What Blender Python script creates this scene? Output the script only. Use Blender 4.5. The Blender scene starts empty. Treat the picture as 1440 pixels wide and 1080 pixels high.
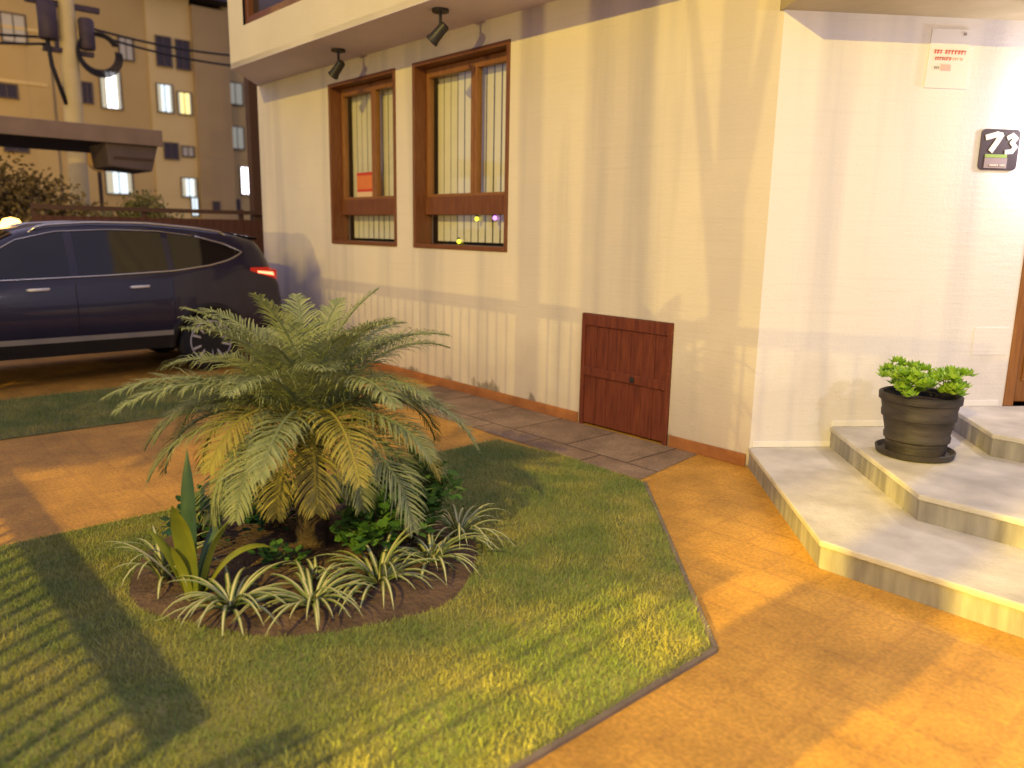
import bpy, bmesh, math, random
import numpy as np
from mathutils import Vector, Matrix

R = math.radians
SC = bpy.context.scene
COL = SC.collection
random.seed(7)
rng = np.random.default_rng(7)

# ------------------------------------------------------------------ camera
ROLL, PITCH = R(1.06), R(11.17)
f_ = Vector((0, math.cos(PITCH), -math.sin(PITCH)))
r0 = Vector((1, 0, 0)); u0 = r0.cross(f_)
r_ = math.cos(ROLL) * r0 + math.sin(ROLL) * u0
u_ = -math.sin(ROLL) * r0 + math.cos(ROLL) * u0
cam = bpy.data.cameras.new('camera')
cam.sensor_width = 36.0
cam.lens = 36.0 * 1092.2 / 1440.0
cam.clip_start = 0.05
cam.clip_end = 1500
cam.dof.use_dof = True
cam.dof.focus_distance = 4.6
cam.dof.aperture_fstop = 1.25
camo = bpy.data.objects.new('camera', cam)
COL.objects.link(camo)
camo.matrix_world = Matrix(((r_.x, u_.x, -f_.x, 0), (r_.y, u_.y, -f_.y, 0), (r_.z, u_.z, -f_.z, 1.65), (0, 0, 0, 1)))
SC.camera = camo

# ------------------------------------------------------------------ night sky, exposure
world = bpy.data.worlds.new('World')
SC.world = world
world.use_nodes = True
wn = world.node_tree.nodes; wl = world.node_tree.links
bg = wn['Background']
sky = wn.new('ShaderNodeTexSky')
sky.sky_type = 'NISHITA'
sky.sun_disc = False
sky.sun_elevation = R(-4)
sky.sun_rotation = R(200)
tint = wn.new('ShaderNodeMix'); tint.data_type = 'RGBA'; tint.blend_type = 'ADD'
tint.inputs[0].default_value = 1.0
tint.inputs[7].default_value = (4.1, 3.7, 5.2, 1)      # city glow added to the night sky
wl.new(sky.outputs[0], tint.inputs[6])
wl.new(tint.outputs[2], bg.inputs[0])
bg.inputs[1].default_value = 0.14
SC.view_settings.view_transform = 'Standard'
SC.view_settings.look = 'None'
SC.view_settings.exposure = -0.13
SC.view_settings.gamma = 1
SC.cycles.max_bounces = 6
SC.cycles.transparent_max_bounces = 12

# ------------------------------------------------------------------ frames and helpers
KX, KY = 1.72, 5.41                 # the corner where the long wall meets the porch wall
ROT = R(-47.995)                    # house axes: x along the long wall, y into it
cR, sR = math.cos(ROT), math.sin(ROT)
def LP(x, y, z=0.0):
    return Vector((KX + cR * x - sR * y, KY + sR * x + cR * y, z))
BANG = R(53.46)                     # direction of the porch wall in house axes
bx, by = math.cos(BANG), math.sin(BANG)
def PW(s, out=0.0):                 # point on the porch wall: s along it, out towards the garden
    return (bx * s + by * out, by * s - bx * out)

class MB:
    def __init__(self): self.v = []; self.f = []; self.m = []
    def add(self, vs, fs, m=0):
        o = len(self.v); self.v += [tuple(p) for p in vs]
        self.f += [tuple(i + o for i in q) for q in fs]; self.m += [m] * len(fs)
        return self
    def box(self, x0, x1, y0, y1, z0, z1, m=0, T=None):
        vs = [(x, y, z) for z in (z0, z1) for y in (y0, y1) for x in (x0, x1)]
        if T: vs = [T(Vector(p)) for p in vs]
        return self.add(vs, [(0, 2, 3, 1), (4, 5, 7, 6), (0, 1, 5, 4), (2, 6, 7, 3), (0, 4, 6, 2), (1, 3, 7, 5)], m)
    def prism(self, poly, z0, z1, m=0):
        n = len(poly)
        vs = [(x, y, z0) for x, y in poly] + [(x, y, z1) for x, y in poly]
        fs = [tuple(range(n))[::-1], tuple(range(n, 2 * n))] + [(i, (i + 1) % n, n + (i + 1) % n, n + i) for i in range(n)]
        return self.add(vs, fs, m)
    def tube(self, pts, r, n=8, m=0, cap=True):
        pts = [Vector(p) for p in pts]; k = len(pts)
        rs = r if isinstance(r, (list, tuple)) else [r] * k
        vs = []; ref = None
        for i, p in enumerate(pts):
            t = (pts[min(i + 1, k - 1)] - pts[max(i - 1, 0)]).normalized()
            if ref is None: ref = Vector((0, 0, 1)) if abs(t.z) < .9 else Vector((1, 0, 0))
            a = (ref - t * ref.dot(t)).normalized(); b = t.cross(a); ref = a
            for j in range(n):
                q = 2 * math.pi * j / n
                vs.append(p + (a * math.cos(q) + b * math.sin(q)) * rs[i])
        fs = [(i * n + j, i * n + (j + 1) % n, (i + 1) * n + (j + 1) % n, (i + 1) * n + j) for i in range(k - 1) for j in range(n)]
        if cap: fs += [tuple(range(n))[::-1], tuple(range((k - 1) * n, k * n))]
        return self.add(vs, fs, m)
    def lathe(self, prof, n=24, c=(0, 0, 0), axis='z', m=0, wob=None):
        vs = []
        for k, (r, h) in enumerate(prof):
            for j in range(n):
                q = 2 * math.pi * j / n
                rr = r * (1 + (wob(q, h) if wob else 0))
                a, b = rr * math.cos(q), rr * math.sin(q)
                p = (a, b, h) if axis == 'z' else ((h, a, b) if axis == 'x' else (b, h, a))
                vs.append((p[0] + c[0], p[1] + c[1], p[2] + c[2]))
        k = len(prof)
        fs = [(i * n + j, i * n + (j + 1) % n, (i + 1) * n + (j + 1) % n, (i + 1) * n + j) for i in range(k - 1) for j in range(n)]
        if prof[0][0] > 1e-4: fs.append(tuple(range(n))[::-1])
        if prof[-1][0] > 1e-4: fs.append(tuple(range((k - 1) * n, k * n)))
        return self.add(vs, fs, m)
    def build(self, name, mats, parent=None, loc=None, rotz=0.0, smooth=False, bevel=0.0, norm=True):
        me = bpy.data.meshes.new(name)
        me.from_pydata(self.v, [], self.f)
        mats = mats if isinstance(mats, (list, tuple)) else [mats]
        for x in mats: me.materials.append(x)
        me.polygons.foreach_set('material_index', self.m)
        if norm:
            bm = bmesh.new(); bm.from_mesh(me)
            bmesh.ops.recalc_face_normals(bm, faces=bm.faces); bm.to_mesh(me); bm.free()
        if smooth:
            me.polygons.foreach_set('use_smooth', [True] * len(me.polygons))
        me.update()
        o = bpy.data.objects.new(name, me); COL.objects.link(o)
        if parent is not None: o.parent = parent
        if loc is not None: o.location = loc; o.rotation_euler = (0, 0, rotz)
        if bevel:
            b = o.modifiers.new('bevel', 'BEVEL'); b.width = bevel; b.segments = 2; b.limit_method = 'ANGLE'; b.angle_limit = R(40)
        if smooth == 'auto':
            try:
                e = o.modifiers.new('split', 'EDGE_SPLIT'); e.split_angle = R(42)
            except Exception: pass
        return o

def tag(o, label, cat, group=None):
    o['label'] = label; o['category'] = cat
    if group: o['group'] = group
    return o
def thing(name, label, cat, x=0, y=0, z=0, rot=0.0, group=None):       # x, y in house axes
    o = bpy.data.objects.new(name, None); COL.objects.link(o)
    o.empty_display_size = .1
    o.location = LP(x, y, z); o.rotation_euler = (0, 0, ROT + rot)
    return tag(o, label, cat, group)
def struct(o): o['kind'] = 'structure'; return o
def stuff(o, label, cat): o['kind'] = 'stuff'; return tag(o, label, cat)
ORI = LP(0, 0, 0)

# ------------------------------------------------------------------ materials
def mat(name, c1, c2=None, rough=.7, scale=4, detail=6, metal=0, bump=0, bscale=40, spec=.4, stretch=None, coat=0, contrast=(.3, .7), emit=None, estr=0):
    m = bpy.data.materials.new(name); m.use_nodes = True
    nt = m.node_tree; N = nt.nodes; L = nt.links; P = N['Principled BSDF']
    P.inputs['Roughness'].default_value = rough
    P.inputs['Metallic'].default_value = metal
    P.inputs['Specular IOR Level'].default_value = spec
    if coat: P.inputs['Coat Weight'].default_value = coat; P.inputs['Coat Roughness'].default_value = .05
    tc = N.new('ShaderNodeTexCoord'); mp = N.new('ShaderNodeMapping'); L.new(tc.outputs['Object'], mp.inputs[0])
    if stretch: mp.inputs['Scale'].default_value = stretch
    if c2:
        nz = N.new('ShaderNodeTexNoise'); nz.inputs['Scale'].default_value = scale; nz.inputs['Detail'].default_value = detail
        L.new(mp.outputs[0], nz.inputs['Vector'])
        cr = N.new('ShaderNodeValToRGB'); L.new(nz.outputs[0], cr.inputs[0])
        cr.color_ramp.elements[0].position, cr.color_ramp.elements[1].position = contrast
        cr.color_ramp.elements[0].color = (*c1, 1); cr.color_ramp.elements[1].color = (*c2, 1)
        L.new(cr.outputs[0], P.inputs['Base Color'])
    else:
        P.inputs['Base Color'].default_value = (*c1, 1)
    if bump:
        nb = N.new('ShaderNodeTexNoise'); nb.inputs['Scale'].default_value = bscale; nb.inputs['Detail'].default_value = 5
        L.new(mp.outputs[0], nb.inputs['Vector'])
        bp = N.new('ShaderNodeBump'); bp.inputs['Strength'].default_value = bump; bp.inputs['Distance'].default_value = .02
        L.new(nb.outputs[0], bp.inputs['Height']); L.new(bp.outputs[0], P.inputs['Normal'])
    if emit:
        P.inputs['Emission Color'].default_value = (*emit, 1); P.inputs['Emission Strength'].default_value = estr
    return m

def emat(name, c, s): return mat(name, (.02, .02, .02), emit=c, estr=s)

def glass(name, tintc=(1, 1, 1), refl=.12):
    m = bpy.data.materials.new(name); m.use_nodes = True
    nt = m.node_tree; N = nt.nodes; L = nt.links
    N.remove(N['Principled BSDF']); out = N['Material Output']
    tr = N.new('ShaderNodeBsdfTransparent'); tr.inputs[0].default_value = (*tintc, 1)
    gl = N.new('ShaderNodeBsdfGlossy'); gl.inputs['Roughness'].default_value = .03
    lw = N.new('ShaderNodeLayerWeight'); lw.inputs[0].default_value = .5
    pw = N.new('ShaderNodeMath'); pw.operation = 'POWER'; pw.inputs[1].default_value = 4; L.new(lw.outputs['Facing'], pw.inputs[0])
    ad = N.new('ShaderNodeMath'); ad.operation = 'ADD'; ad.inputs[1].default_value = refl; ad.use_clamp = True
    L.new(pw.outputs[0], ad.inputs[0])
    mx = N.new('ShaderNodeMixShader'); L.new(ad.outputs[0], mx.inputs[0]); L.new(tr.outputs[0], mx.inputs[1]); L.new(gl.outputs[0], mx.inputs[2])
    L.new(mx.outputs[0], out.inputs[0]); return m

def wall_mat(name, base, warm, stain, low=.9, amount=.75):
    """cream paint with big uneven patches, faint horizontal float marks, damp and peeling at the foot"""
    m = bpy.data.materials.new(name); m.use_nodes = True
    nt = m.node_tree; N = nt.nodes; L = nt.links; P = N['Principled BSDF']; P.inputs['Roughness'].default_value = .85
    P.inputs['Specular IOR Level'].default_value = .2
    tc = N.new('ShaderNodeTexCoord')
    def noise(scale, st=(1, 1, 1), detail=5):
        mp = N.new('ShaderNodeMapping'); mp.inputs['Scale'].default_value = st; L.new(tc.outputs['Object'], mp.inputs[0])
        n = N.new('ShaderNodeTexNoise'); n.inputs['Scale'].default_value = scale; n.inputs['Detail'].default_value = detail
        L.new(mp.outputs[0], n.inputs['Vector']); return n.outputs[0]
    def ramp(s, a, b):
        r = N.new('ShaderNodeMapRange'); r.inputs[1].default_value = a; r.inputs[2].default_value = b; L.new(s, r.inputs[0]); return r.outputs[0]
    def mix(fac, a, b):
        x = N.new('ShaderNodeMix'); x.data_type = 'RGBA'; L.new(fac, x.inputs[0])
        for i, c in ((6, a), (7, b)):
            if isinstance(c, tuple): x.inputs[i].default_value = (*c, 1)
            else: L.new(c, x.inputs[i])
        return x.outputs[2]
    def mul(a, b):
        x = N.new('ShaderNodeMath'); x.operation = 'MULTIPLY'; L.new(a, x.inputs[0])
        if isinstance(b, float): x.inputs[1].default_value = b
        else: L.new(b, x.inputs[1])
        return x.outputs[0]
    c = mix(ramp(noise(1.1), .35, .65), base, warm)
    streak = ramp(noise(1.5, (1.6, 1.6, .09)), .50, .66)
    c = mix(mul(streak, .6), c, tuple(v * k for v, k in zip(base, (.70, .72, .80))))
    lines = ramp(noise(5, (.25, .25, 9)), .55, .75)
    c = mix(mul(lines, .12), c, tuple(v * .6 for v in base))
    sep = N.new('ShaderNodeSeparateXYZ'); L.new(tc.outputs['Object'], sep.inputs[0])
    ad = N.new('ShaderNodeMath'); ad.operation = 'ADD'; L.new(sep.outputs[2], ad.inputs[0])
    n1 = N.new('ShaderNodeMath'); n1.operation = 'MULTIPLY'; n1.inputs[1].default_value = -.9; L.new(noise(3.2, (1, 1, .7), 8), n1.inputs[0]); L.new(n1.outputs[0], ad.inputs[1])
    damp = ramp(ad.outputs[0], .38, .45 - low)
    c = mix(mul(damp, amount), c, stain)
    peel = ramp(ad.outputs[0], -.385, -.43)
    c = mix(mul(peel, .75), c, (.16, .13, .10))
    L.new(c, P.inputs['Base Color'])
    bp = N.new('ShaderNodeBump'); bp.inputs['Strength'].default_value = .2; bp.inputs['Distance'].default_value = .01
    b1 = N.new('ShaderNodeMath'); b1.operation = 'ADD'; L.new(noise(60), b1.inputs[0]); L.new(noise(9, (.5, .5, 5)), b1.inputs[1])
    L.new(b1.outputs[0], bp.inputs['Height']); L.new(bp.outputs[0], P.inputs['Normal'])
    return m

def tile_mat(name, c1, c2, grout, size, rough=.6, off=0.0, bumpv=.5, var=.5, gl=.02, patch=None):
    m = bpy.data.materials.new(name); m.use_nodes = True
    nt = m.node_tree; N = nt.nodes; L = nt.links; P = N['Principled BSDF']; P.inputs['Roughness'].default_value = rough
    tc = N.new('ShaderNodeTexCoord')
    br = N.new('ShaderNodeTexBrick'); br.offset = off; br.squash = 1
    br.inputs['Color1'].default_value = (*c1, 1); br.inputs['Color2'].default_value = (*c2, 1); br.inputs['Mortar'].default_value = (*grout, 1)
    br.inputs['Scale'].default_value = 1; br.inputs['Mortar Size'].default_value = gl; br.inputs['Mortar Smooth'].default_value = .6
    br.inputs['Brick Width'].default_value = size; br.inputs['Row Height'].default_value = size
    L.new(tc.outputs['Object'], br.inputs['Vector'])
    nz = N.new('ShaderNodeTexNoise'); nz.inputs['Scale'].default_value = 2.3; nz.inputs['Detail'].default_value = 8; nz.inputs['Roughness'].default_value = .65
    L.new(tc.outputs['Object'], nz.inputs['Vector'])
    rm = N.new('ShaderNodeMapRange'); rm.inputs[1].default_value = .3; rm.inputs[2].default_value = .7; rm.inputs[3].default_value = 1 - var; rm.inputs[4].default_value = 1 + var * .4
    L.new(nz.outputs[0], rm.inputs[0])
    mx = N.new('ShaderNodeMix'); mx.data_type = 'RGBA'; mx.blend_type = 'MULTIPLY'; mx.inputs[0].default_value = 1
    gn = N.new('ShaderNodeTexNoise'); gn.inputs['Scale'].default_value = 55; gn.inputs['Detail'].default_value = 6; L.new(tc.outputs['Object'], gn.inputs['Vector'])
    gr = N.new('ShaderNodeMapRange'); gr.inputs[1].default_value = .35; gr.inputs[2].default_value = .65; gr.inputs[3].default_value = .80; gr.inputs[4].default_value = 1.15; L.new(gn.outputs[0], gr.inputs[0])
    m2 = N.new('ShaderNodeMix'); m2.data_type = 'RGBA'; m2.blend_type = 'MULTIPLY'; m2.inputs[0].default_value = 1
    L.new(br.outputs[0], mx.inputs[6]); L.new(rm.outputs[0], mx.inputs[7]); L.new(mx.outputs[2], m2.inputs[6]); L.new(gr.outputs[0], m2.inputs[7]); L.new(m2.outputs[2], P.inputs['Base Color'])
    bp = N.new('ShaderNodeBump'); bp.inputs['Strength'].default_value = bumpv; bp.inputs['Distance'].default_value = .004
    n2 = N.new('ShaderNodeTexNoise'); n2.inputs['Scale'].default_value = 70; L.new(tc.outputs['Object'], n2.inputs['Vector'])
    s = N.new('ShaderNodeMath'); s.operation = 'SUBTRACT'; L.new(n2.outputs[0], s.inputs[0]); L.new(br.outputs['Fac'], s.inputs[1])
    L.new(s.outputs[0], bp.inputs['Height']); L.new(bp.outputs[0], P.inputs['Normal'])
    return m

def attr_mat(name, ca, cb, rough=.6, patch=None, spec=.3, transl=0.0):
    """colour from a per-leaf random attribute, plus large soft dry patches"""
    m = bpy.data.materials.new(name); m.use_nodes = True
    nt = m.node_tree; N = nt.nodes; L = nt.links; P = N['Principled BSDF']; P.inputs['Roughness'].default_value = rough
    P.inputs['Specular IOR Level'].default_value = spec
    at = N.new('ShaderNodeAttribute'); at.attribute_name = 'rnd'
    x = N.new('ShaderNodeMix'); x.data_type = 'RGBA'; x.inputs[6].default_value = (*ca, 1); x.inputs[7].default_value = (*cb, 1)
    L.new(at.outputs['Fac'], x.inputs[0]); out = x.outputs[2]
    if patch:
        tc = N.new('ShaderNodeTexCoord'); nz = N.new('ShaderNodeTexNoise'); nz.inputs['Scale'].default_value = 2.6; nz.inputs['Detail'].default_value = 5
        L.new(tc.outputs['Object'], nz.inputs['Vector'])
        rm = N.new('ShaderNodeMapRange'); rm.inputs[1].default_value = .42; rm.inputs[2].default_value = .66; L.new(nz.outputs[0], rm.inputs[0])
        y = N.new('ShaderNodeMix'); y.data_type = 'RGBA'; L.new(rm.outputs[0], y.inputs[0]); L.new(out, y.inputs[6]); y.inputs[7].default_value = (*patch, 1)
        out = y.outputs[2]
    L.new(out, P.inputs['Base Color'])
    if transl:
        P.inputs['Subsurface Weight'].default_value = 0
        tb = N.new('ShaderNodeBsdfTranslucent'); L.new(out, tb.inputs[0])
        ms = N.new('ShaderNodeMixShader'); ms.inputs[0].default_value = transl
        L.new(P.outputs[0], ms.inputs[1]); L.new(tb.outputs[0], ms.inputs[2]); L.new(ms.outputs[0], N['Material Output'].inputs[0])
    return m

M = {}
M['wall'] = wall_mat('cream_plaster', (.67, .61, .55), (.73, .66, .57), (.44, .37, .36))
M['porch'] = wall_mat('pale_plaster', (.79, .76, .77), (.81, .78, .78), (.62, .58, .60), low=.3, amount=.5)
M['soffit'] = mat('soffit_paint', (.66, .58, .68), (.70, .62, .72), .85, 3, bump=.2)
M['upper'] = mat('upper_plaster', (.66, .59, .47), (.72, .65, .52), .85, 1.5, bump=.3, bscale=60)
M['olive'] = mat('porch_soffit_paint', (.40, .33, .20), (.52, .44, .30), .85, 3)
M['wood'] = mat('brown_window_wood', (.12, .040, .014), (.20, .075, .026), .42, 5, stretch=(14, 14, 1.2), bump=.2)
M['woodlight'] = mat('worn_window_wood', (.19, .078, .024), (.30, .13, .042), .42, 5, stretch=(14, 14, 1.2), bump=.2)
M['hatchw'] = mat('red_brown_board', (.105, .022, .012), (.20, .048, .020), .5, 4, stretch=(9, 9, .9), bump=.4, bscale=20)
M['doorw'] = mat('door_wood', (.22, .085, .02), (.33, .14, .035), .4, 4, stretch=(14, 14, 1), bump=.2)
M['glass'] = glass('window_glass', (.97, .98, .97), .05)
M['slat'] = mat('cream_blind', (.80, .75, .63), (.86, .81, .70), .8, 3)
M['dark'] = mat('dark_interior', (.03, .026, .022), rough=.9)
M['black'] = mat('black_metal', (.018, .016, .018), (.03, .028, .028), .45, 10)
M['orange'] = tile_mat('terracotta_paving', (.60, .31, .046), (.56, .285, .042), (.54, .27, .042), .25, .65, var=.40, bumpv=.25)
M['slab'] = tile_mat('grey_slab', (.34, .24, .16), (.27, .18, .12), (.10, .06, .04), .62, .8, off=.4, var=.5, gl=.012)
M['skirt'] = mat('terracotta_skirting', (.26, .10, .035), (.38, .15, .05), .6, 5, bump=.3)
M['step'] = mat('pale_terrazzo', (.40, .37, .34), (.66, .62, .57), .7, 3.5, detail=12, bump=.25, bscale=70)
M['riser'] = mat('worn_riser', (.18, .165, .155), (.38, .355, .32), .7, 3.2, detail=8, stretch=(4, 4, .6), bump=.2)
M['asphalt'] = mat('asphalt', (.035, .034, .036), (.06, .058, .058), .9, 20, bump=.4, bscale=120)
M['lawn'] = mat('turf', (.13, .145, .05), (.25, .235, .085), .95, 3, bump=.6, bscale=90, contrast=(.35, .68))
M['blade'] = attr_mat('grass_blade', (.13, .20, .055), (.25, .31, .082), .7, patch=(.40, .37, .10))
M['soil'] = mat('garden_soil', (.07, .045, .033), (.17, .105, .07), .95, 9, detail=12, bump=1.0, bscale=45)
M['frond'] = attr_mat('palm_leaf', (.20, .25, .11), (.37, .40, .19), .5, transl=.25)
M['oldfrond'] = attr_mat('yellowing_palm_leaf', (.30, .27, .055), (.43, .37, .085), .5, transl=.25)
M['trunk'] = mat('palm_trunk', (.05, .035, .022), (.13, .09, .05), .9, 18, bump=1)
M['leaf'] = attr_mat('shrub_leaf', (.055, .15, .03), (.13, .26, .05), .5, transl=.2)
M['leafb'] = attr_mat('dark_shrub_leaf', (.025, .085, .040), (.055, .14, .06), .5, transl=.2)
M['spg'] = mat('spider_green', (.11, .17, .045), (.16, .22, .06), .45, 6)
M['spw'] = mat('spider_cream', (.50, .48, .26), (.60, .56, .33), .45, 6)
M['canna'] = mat('broad_leaf', (.12, .17, .022), (.26, .27, .03), .45, 4, stretch=(2, 2, .6))
M['cannad'] = mat('broad_leaf_dark', (.02, .065, .035), (.06, .12, .05), .45, 4, stretch=(2,2,.6))
M['succ'] = attr_mat('succulent_leaf', (.17, .36, .02), (.38, .60, .05), .4, spec=.5, transl=.15)
M['pot'] = mat('glazed_pot', (.018, .015, .016), (.060, .050, .048), .62, 5, detail=8, stretch=(1, 1, 3.5), bump=.25, bscale=14)
M['saucer'] = mat('dark_saucer', (.020, .016, .016), (.038, .032, .031), .5, 6)
M['white'] = mat('white_board', (.80, .78, .78), rough=.5)
M['redprint'] = mat('red_print', (.62, .10, .12), rough=.6)
M['greyprint'] = mat('grey_print', (.33, .28, .28), rough=.6)
M['pinkprint'] = mat('pink_print', (.80, .48, .46), rough=.6)
M['plate'] = mat('dark_plate', (.075, .055, .065), rough=.35)
M['platewhite'] = mat('plate_white', (.85, .85, .82), rough=.5)
M['plategreen'] = mat('plate_green', (.28, .40, .08), rough=.5)
M['plategrey'] = mat('plate_mauve', (.32, .25, .27), rough=.5)
M['notice'] = mat('orange_notice', (.62, .16, .04), (.70, .22, .07), .6, 4)
M['noticered'] = mat('notice_red', (.55, .05, .03), rough=.6)
M['noticepale'] = mat('notice_pale', (.72, .50, .30), rough=.6)
M['carpaint'] = mat('dark_blue_paint', (.013, .011, .036), rough=.36, spec=.4, coat=.45)
M['carglass'] = mat('tinted_glass', (.006, .005, .006), rough=.05, spec=.6)
M['plastic'] = mat('black_plastic', (.014, .013, .014), rough=.6)
M['chrome'] = mat('satin_chrome', (.55, .53, .50), rough=.25, metal=1)
M['silver'] = mat('silver_paint', (.27, .25, .22), rough=.45)
M['alloy'] = mat('alloy_rim', (.55, .54, .55), rough=.4, metal=.2)
M['tyre'] = mat('tyre_rubber', (.012, .012, .012), (.022, .02, .02), .85, 20)
M['tail'] = mat('tail_lens', (.25, .008, .006), rough=.15, emit=(1, .03, .01), estr=.35)
M['tailon'] = emat('tail_lamp_lit', (1, .22, .10), 5)
M['headl'] = mat('head_lens', (.5, .5, .5), rough=.1)
M['amber'] = emat('amber_glow', (1, .52, .10), 9)
M['amberdim'] = emat('amber_dim', (1, .50, .05), 2.2)
M['sodium'] = emat('sodium_lens', (1, .62, .22), 40)
M['warmlens'] = emat('warm_lens', (1, .9, .72), 14)
M['bulby'] = emat('yellow_bulb', (1, .85, .05), 2.5)
M['bulbp'] = emat('purple_bulb', (.75, .25, 1), 3)
M['facade'] = mat('tan_render', (.46, .32, .13), (.54, .39, .17), .9, .3)
M['facadel'] = mat('pale_render', (.64, .48, .21), (.70, .53, .25), .9, .5)
M['facaded'] = mat('brown_render', (.38, .26, .12), (.43, .30, .14), .9, .5)
M['roofd'] = mat('dark_eave', (.06, .045, .075), rough=.8)
M['winframe'] = mat('bronze_frame', (.10, .07, .05), rough=.5)
M['windark'] = mat('dark_pane', (.035, .022, .024), rough=.15)
M['winblind'] = mat('pale_blind_pane', (.52, .48, .40), rough=.4)
M['winw'] = emat('lit_pane_white', (1, .97, 1), 4.5)
M['winc'] = emat('lit_pane_cool', (.80, .92, .97), 1.6)
M['winy'] = emat('lit_pane_yellow', (1, .78, .28), 1.8)
M['wing'] = emat('lit_pane_grey', (.62, .60, .52), .45)
M['litcurtain'] = emat('lit_curtain', (.85, .74, .52), .75)
M['conc'] = mat('pole_concrete', (.66, .50, .22), (.74, .57, .28), .85, 3)
M['cable'] = mat('cable_black', (.02, .016, .02), rough=.7)
M['trafo'] = mat('transformer_paint', (.05, .032, .045), (.08, .05, .06), .6, 4)
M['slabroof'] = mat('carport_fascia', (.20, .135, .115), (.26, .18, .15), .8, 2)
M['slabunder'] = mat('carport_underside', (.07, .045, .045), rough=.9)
M['hang'] = mat('dark_canvas', (.095, .068, .075), (.13, .09, .09), .85, 3)
M['roadsign'] = mat('orange_disc', (.62, .34, .06), (.70, .40, .08), .5, 4)
M['fencew'] = mat('dark_red_fence', (.060, .022, .018), (.09, .034, .026), .7, 6, stretch=(6, 6, 1))
M['rail'] = mat('fence_rail', (.07, .035, .025), rough=.6)
M['crown'] = attr_mat('night_foliage', (.13, .125, .04), (.25, .225, .08), .7, transl=.15)
M['crownb'] = attr_mat('night_foliage_brown', (.16, .115, .045), (.30, .21, .09), .7, transl=.15)
M['bark'] = mat('bark', (.05, .035, .025), (.10, .07, .05), .9, 12, bump=.6)
M['brick'] = mat('gate_pillar_render', (.5, .42, .33), (.58, .5, .4), .9, 4)

def set_rnd(o, per_face_vals):
    """per-face random attribute"""
    a = o.data.attributes.new('rnd', 'FLOAT', 'FACE')
    a.data.foreach_set('value', list(per_face_vals))

# ------------------------------------------------------------------ lamps (they stand in the street, outside the picture)
def point(parent, x, y, z, power, col, radius):
    li = bpy.data.lights.new('lamp_light', 'POINT'); li.energy = power; li.color = col; li.shadow_soft_size = radius
    o = bpy.data.objects.new('lamp_light', li); COL.objects.link(o); o.parent = parent; o.location = (x, y, z)
    return o
def street_lamp(x, y, h, power, col, label, rot=0.0, radius=.07):
    t = thing('street_lamp', label, 'street lamp', x, y, 0, rot, 'sodium lamps along the street')
    MB().tube([(0, -.9, 0), (0, -.9, h - .4), (0, -.75, h + .05), (0, -.2, h + .25)], [.07, .05, .045, .04], 10).build('pole', M['black'], t, smooth='auto')
    MB().lathe([(.0, h + .34), (.16, h + .30), (.24, h + .18), (.24, h + .15), (.0, h + .15)], 16).build('lamp_head', M['black'], t, smooth='auto')
    MB().lathe([(.0, h + .145), (.17, h + .14), (.13, h + .09), (0, h + .08)], 16).build('lens', M['sodium'], t, smooth=True)
    point(t, 0, 0, h, power, col, radius)
    return t
street_lamp(4.2, -12.2, 7.2, 6500, (1, .71, .10), 'tall sodium street lamp behind the front fence')
street_lamp(1.5, -30.0, 2.95, 7800, (1, .73, .20), 'low sodium lamp across the street facing the house')
street_lamp(-35, -2, 9.0, 3200, (1, .62, .09), 'sodium lamp on the side street before the apartment block', radius=.2)
# shaded lamp over the street that shines through the open gate
tl_ = thing('street_lamp', 'hooded lamp on a pole shining through the open gate', 'street lamp', 1.6, -15.0, 0, 0, 'sodium lamps along the street')
MB().tube([(0, -.5, 0), (0, -.5, 4.7), (0, -.05, 4.85)], [.06, .05, .04], 10).build('pole', M['black'], tl_, smooth='auto')
MB().lathe([(0, 4.9), (.10, 4.88), (.16, 4.70), (.15, 4.70), (.09, 4.85), (0, 4.86)], 18).build('hood', M['black'], tl_, smooth='auto')
sp = bpy.data.lights.new('lamp_light', 'SPOT'); sp.energy = 20000; sp.color = (1, .68, .06); sp.shadow_soft_size = .06; sp.spot_size = R(15); sp.spot_blend = .5
spo = bpy.data.objects.new('lamp_light', sp); COL.objects.link(spo); spo.parent = tl_; spo.location = (0, 0, 4.62)
spo.rotation_euler = (Vector((.55, 12.3, -4.62))).to_track_quat('-Z', 'Y').to_euler()

# white lantern on a post at the right of the garden, beside the photographer
lp_ = thing('lantern_post', 'white lantern on a black post at the right of the garden', 'garden lamp', 4.5, -2.3, 0)
MB().tube([(0, 0, 0), (0, 0, 2.72)], .03, 10).build('post', M['black'], lp_, smooth='auto')
MB().lathe([(0, 2.72), (.07, 2.73), (.09, 2.80), (.07, 2.88), (0, 2.89)], 18).build('globe', M['warmlens'], lp_, smooth=True)
point(lp_, -.14, 0, 2.80, 165, (.95, .92, 1), .06)

# ------------------------------------------------------------------ ground
g = MB().add([(-500, -500, 0), (500, -500, 0), (500, 500, 0), (-500, 500, 0)], [(0, 1, 2, 3)])
struct(g.build('ground', M['asphalt'], loc=(0, 0, -.12)))
struct(MB().box(-8.6, 9, -5.75, 3.0, -.119, 0).build('paving', M['orange'], loc=ORI, rotz=ROT))
struct(MB().box(-40, 20, -8.2, -5.76, -.119, -.01).build('pavement', M['slab'], loc=ORI, rotz=ROT))
struct(MB().add([(-3.75, -.86, .004), (-.30, -.86, .004), (-.42, -.02, .004), (-3.75, -.02, .004)], [(0, 1, 2, 3)]).build('path', M['slab'], loc=ORI, rotz=ROT))
LAWN = [(-1.66, -5.5), (1.29, -5.5), (1.29, -2.36), (-.24, -.90), (-1.05, -.88), (-1.66, -.98)]
STRIP = [(-5.55, -5.5), (-4.02, -5.5), (-4.02, -.95), (-5.55, -.95)]
struct(MB().prism(LAWN, -.02, .012).build('lawn', M['lawn'], loc=ORI, rotz=ROT))
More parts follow.
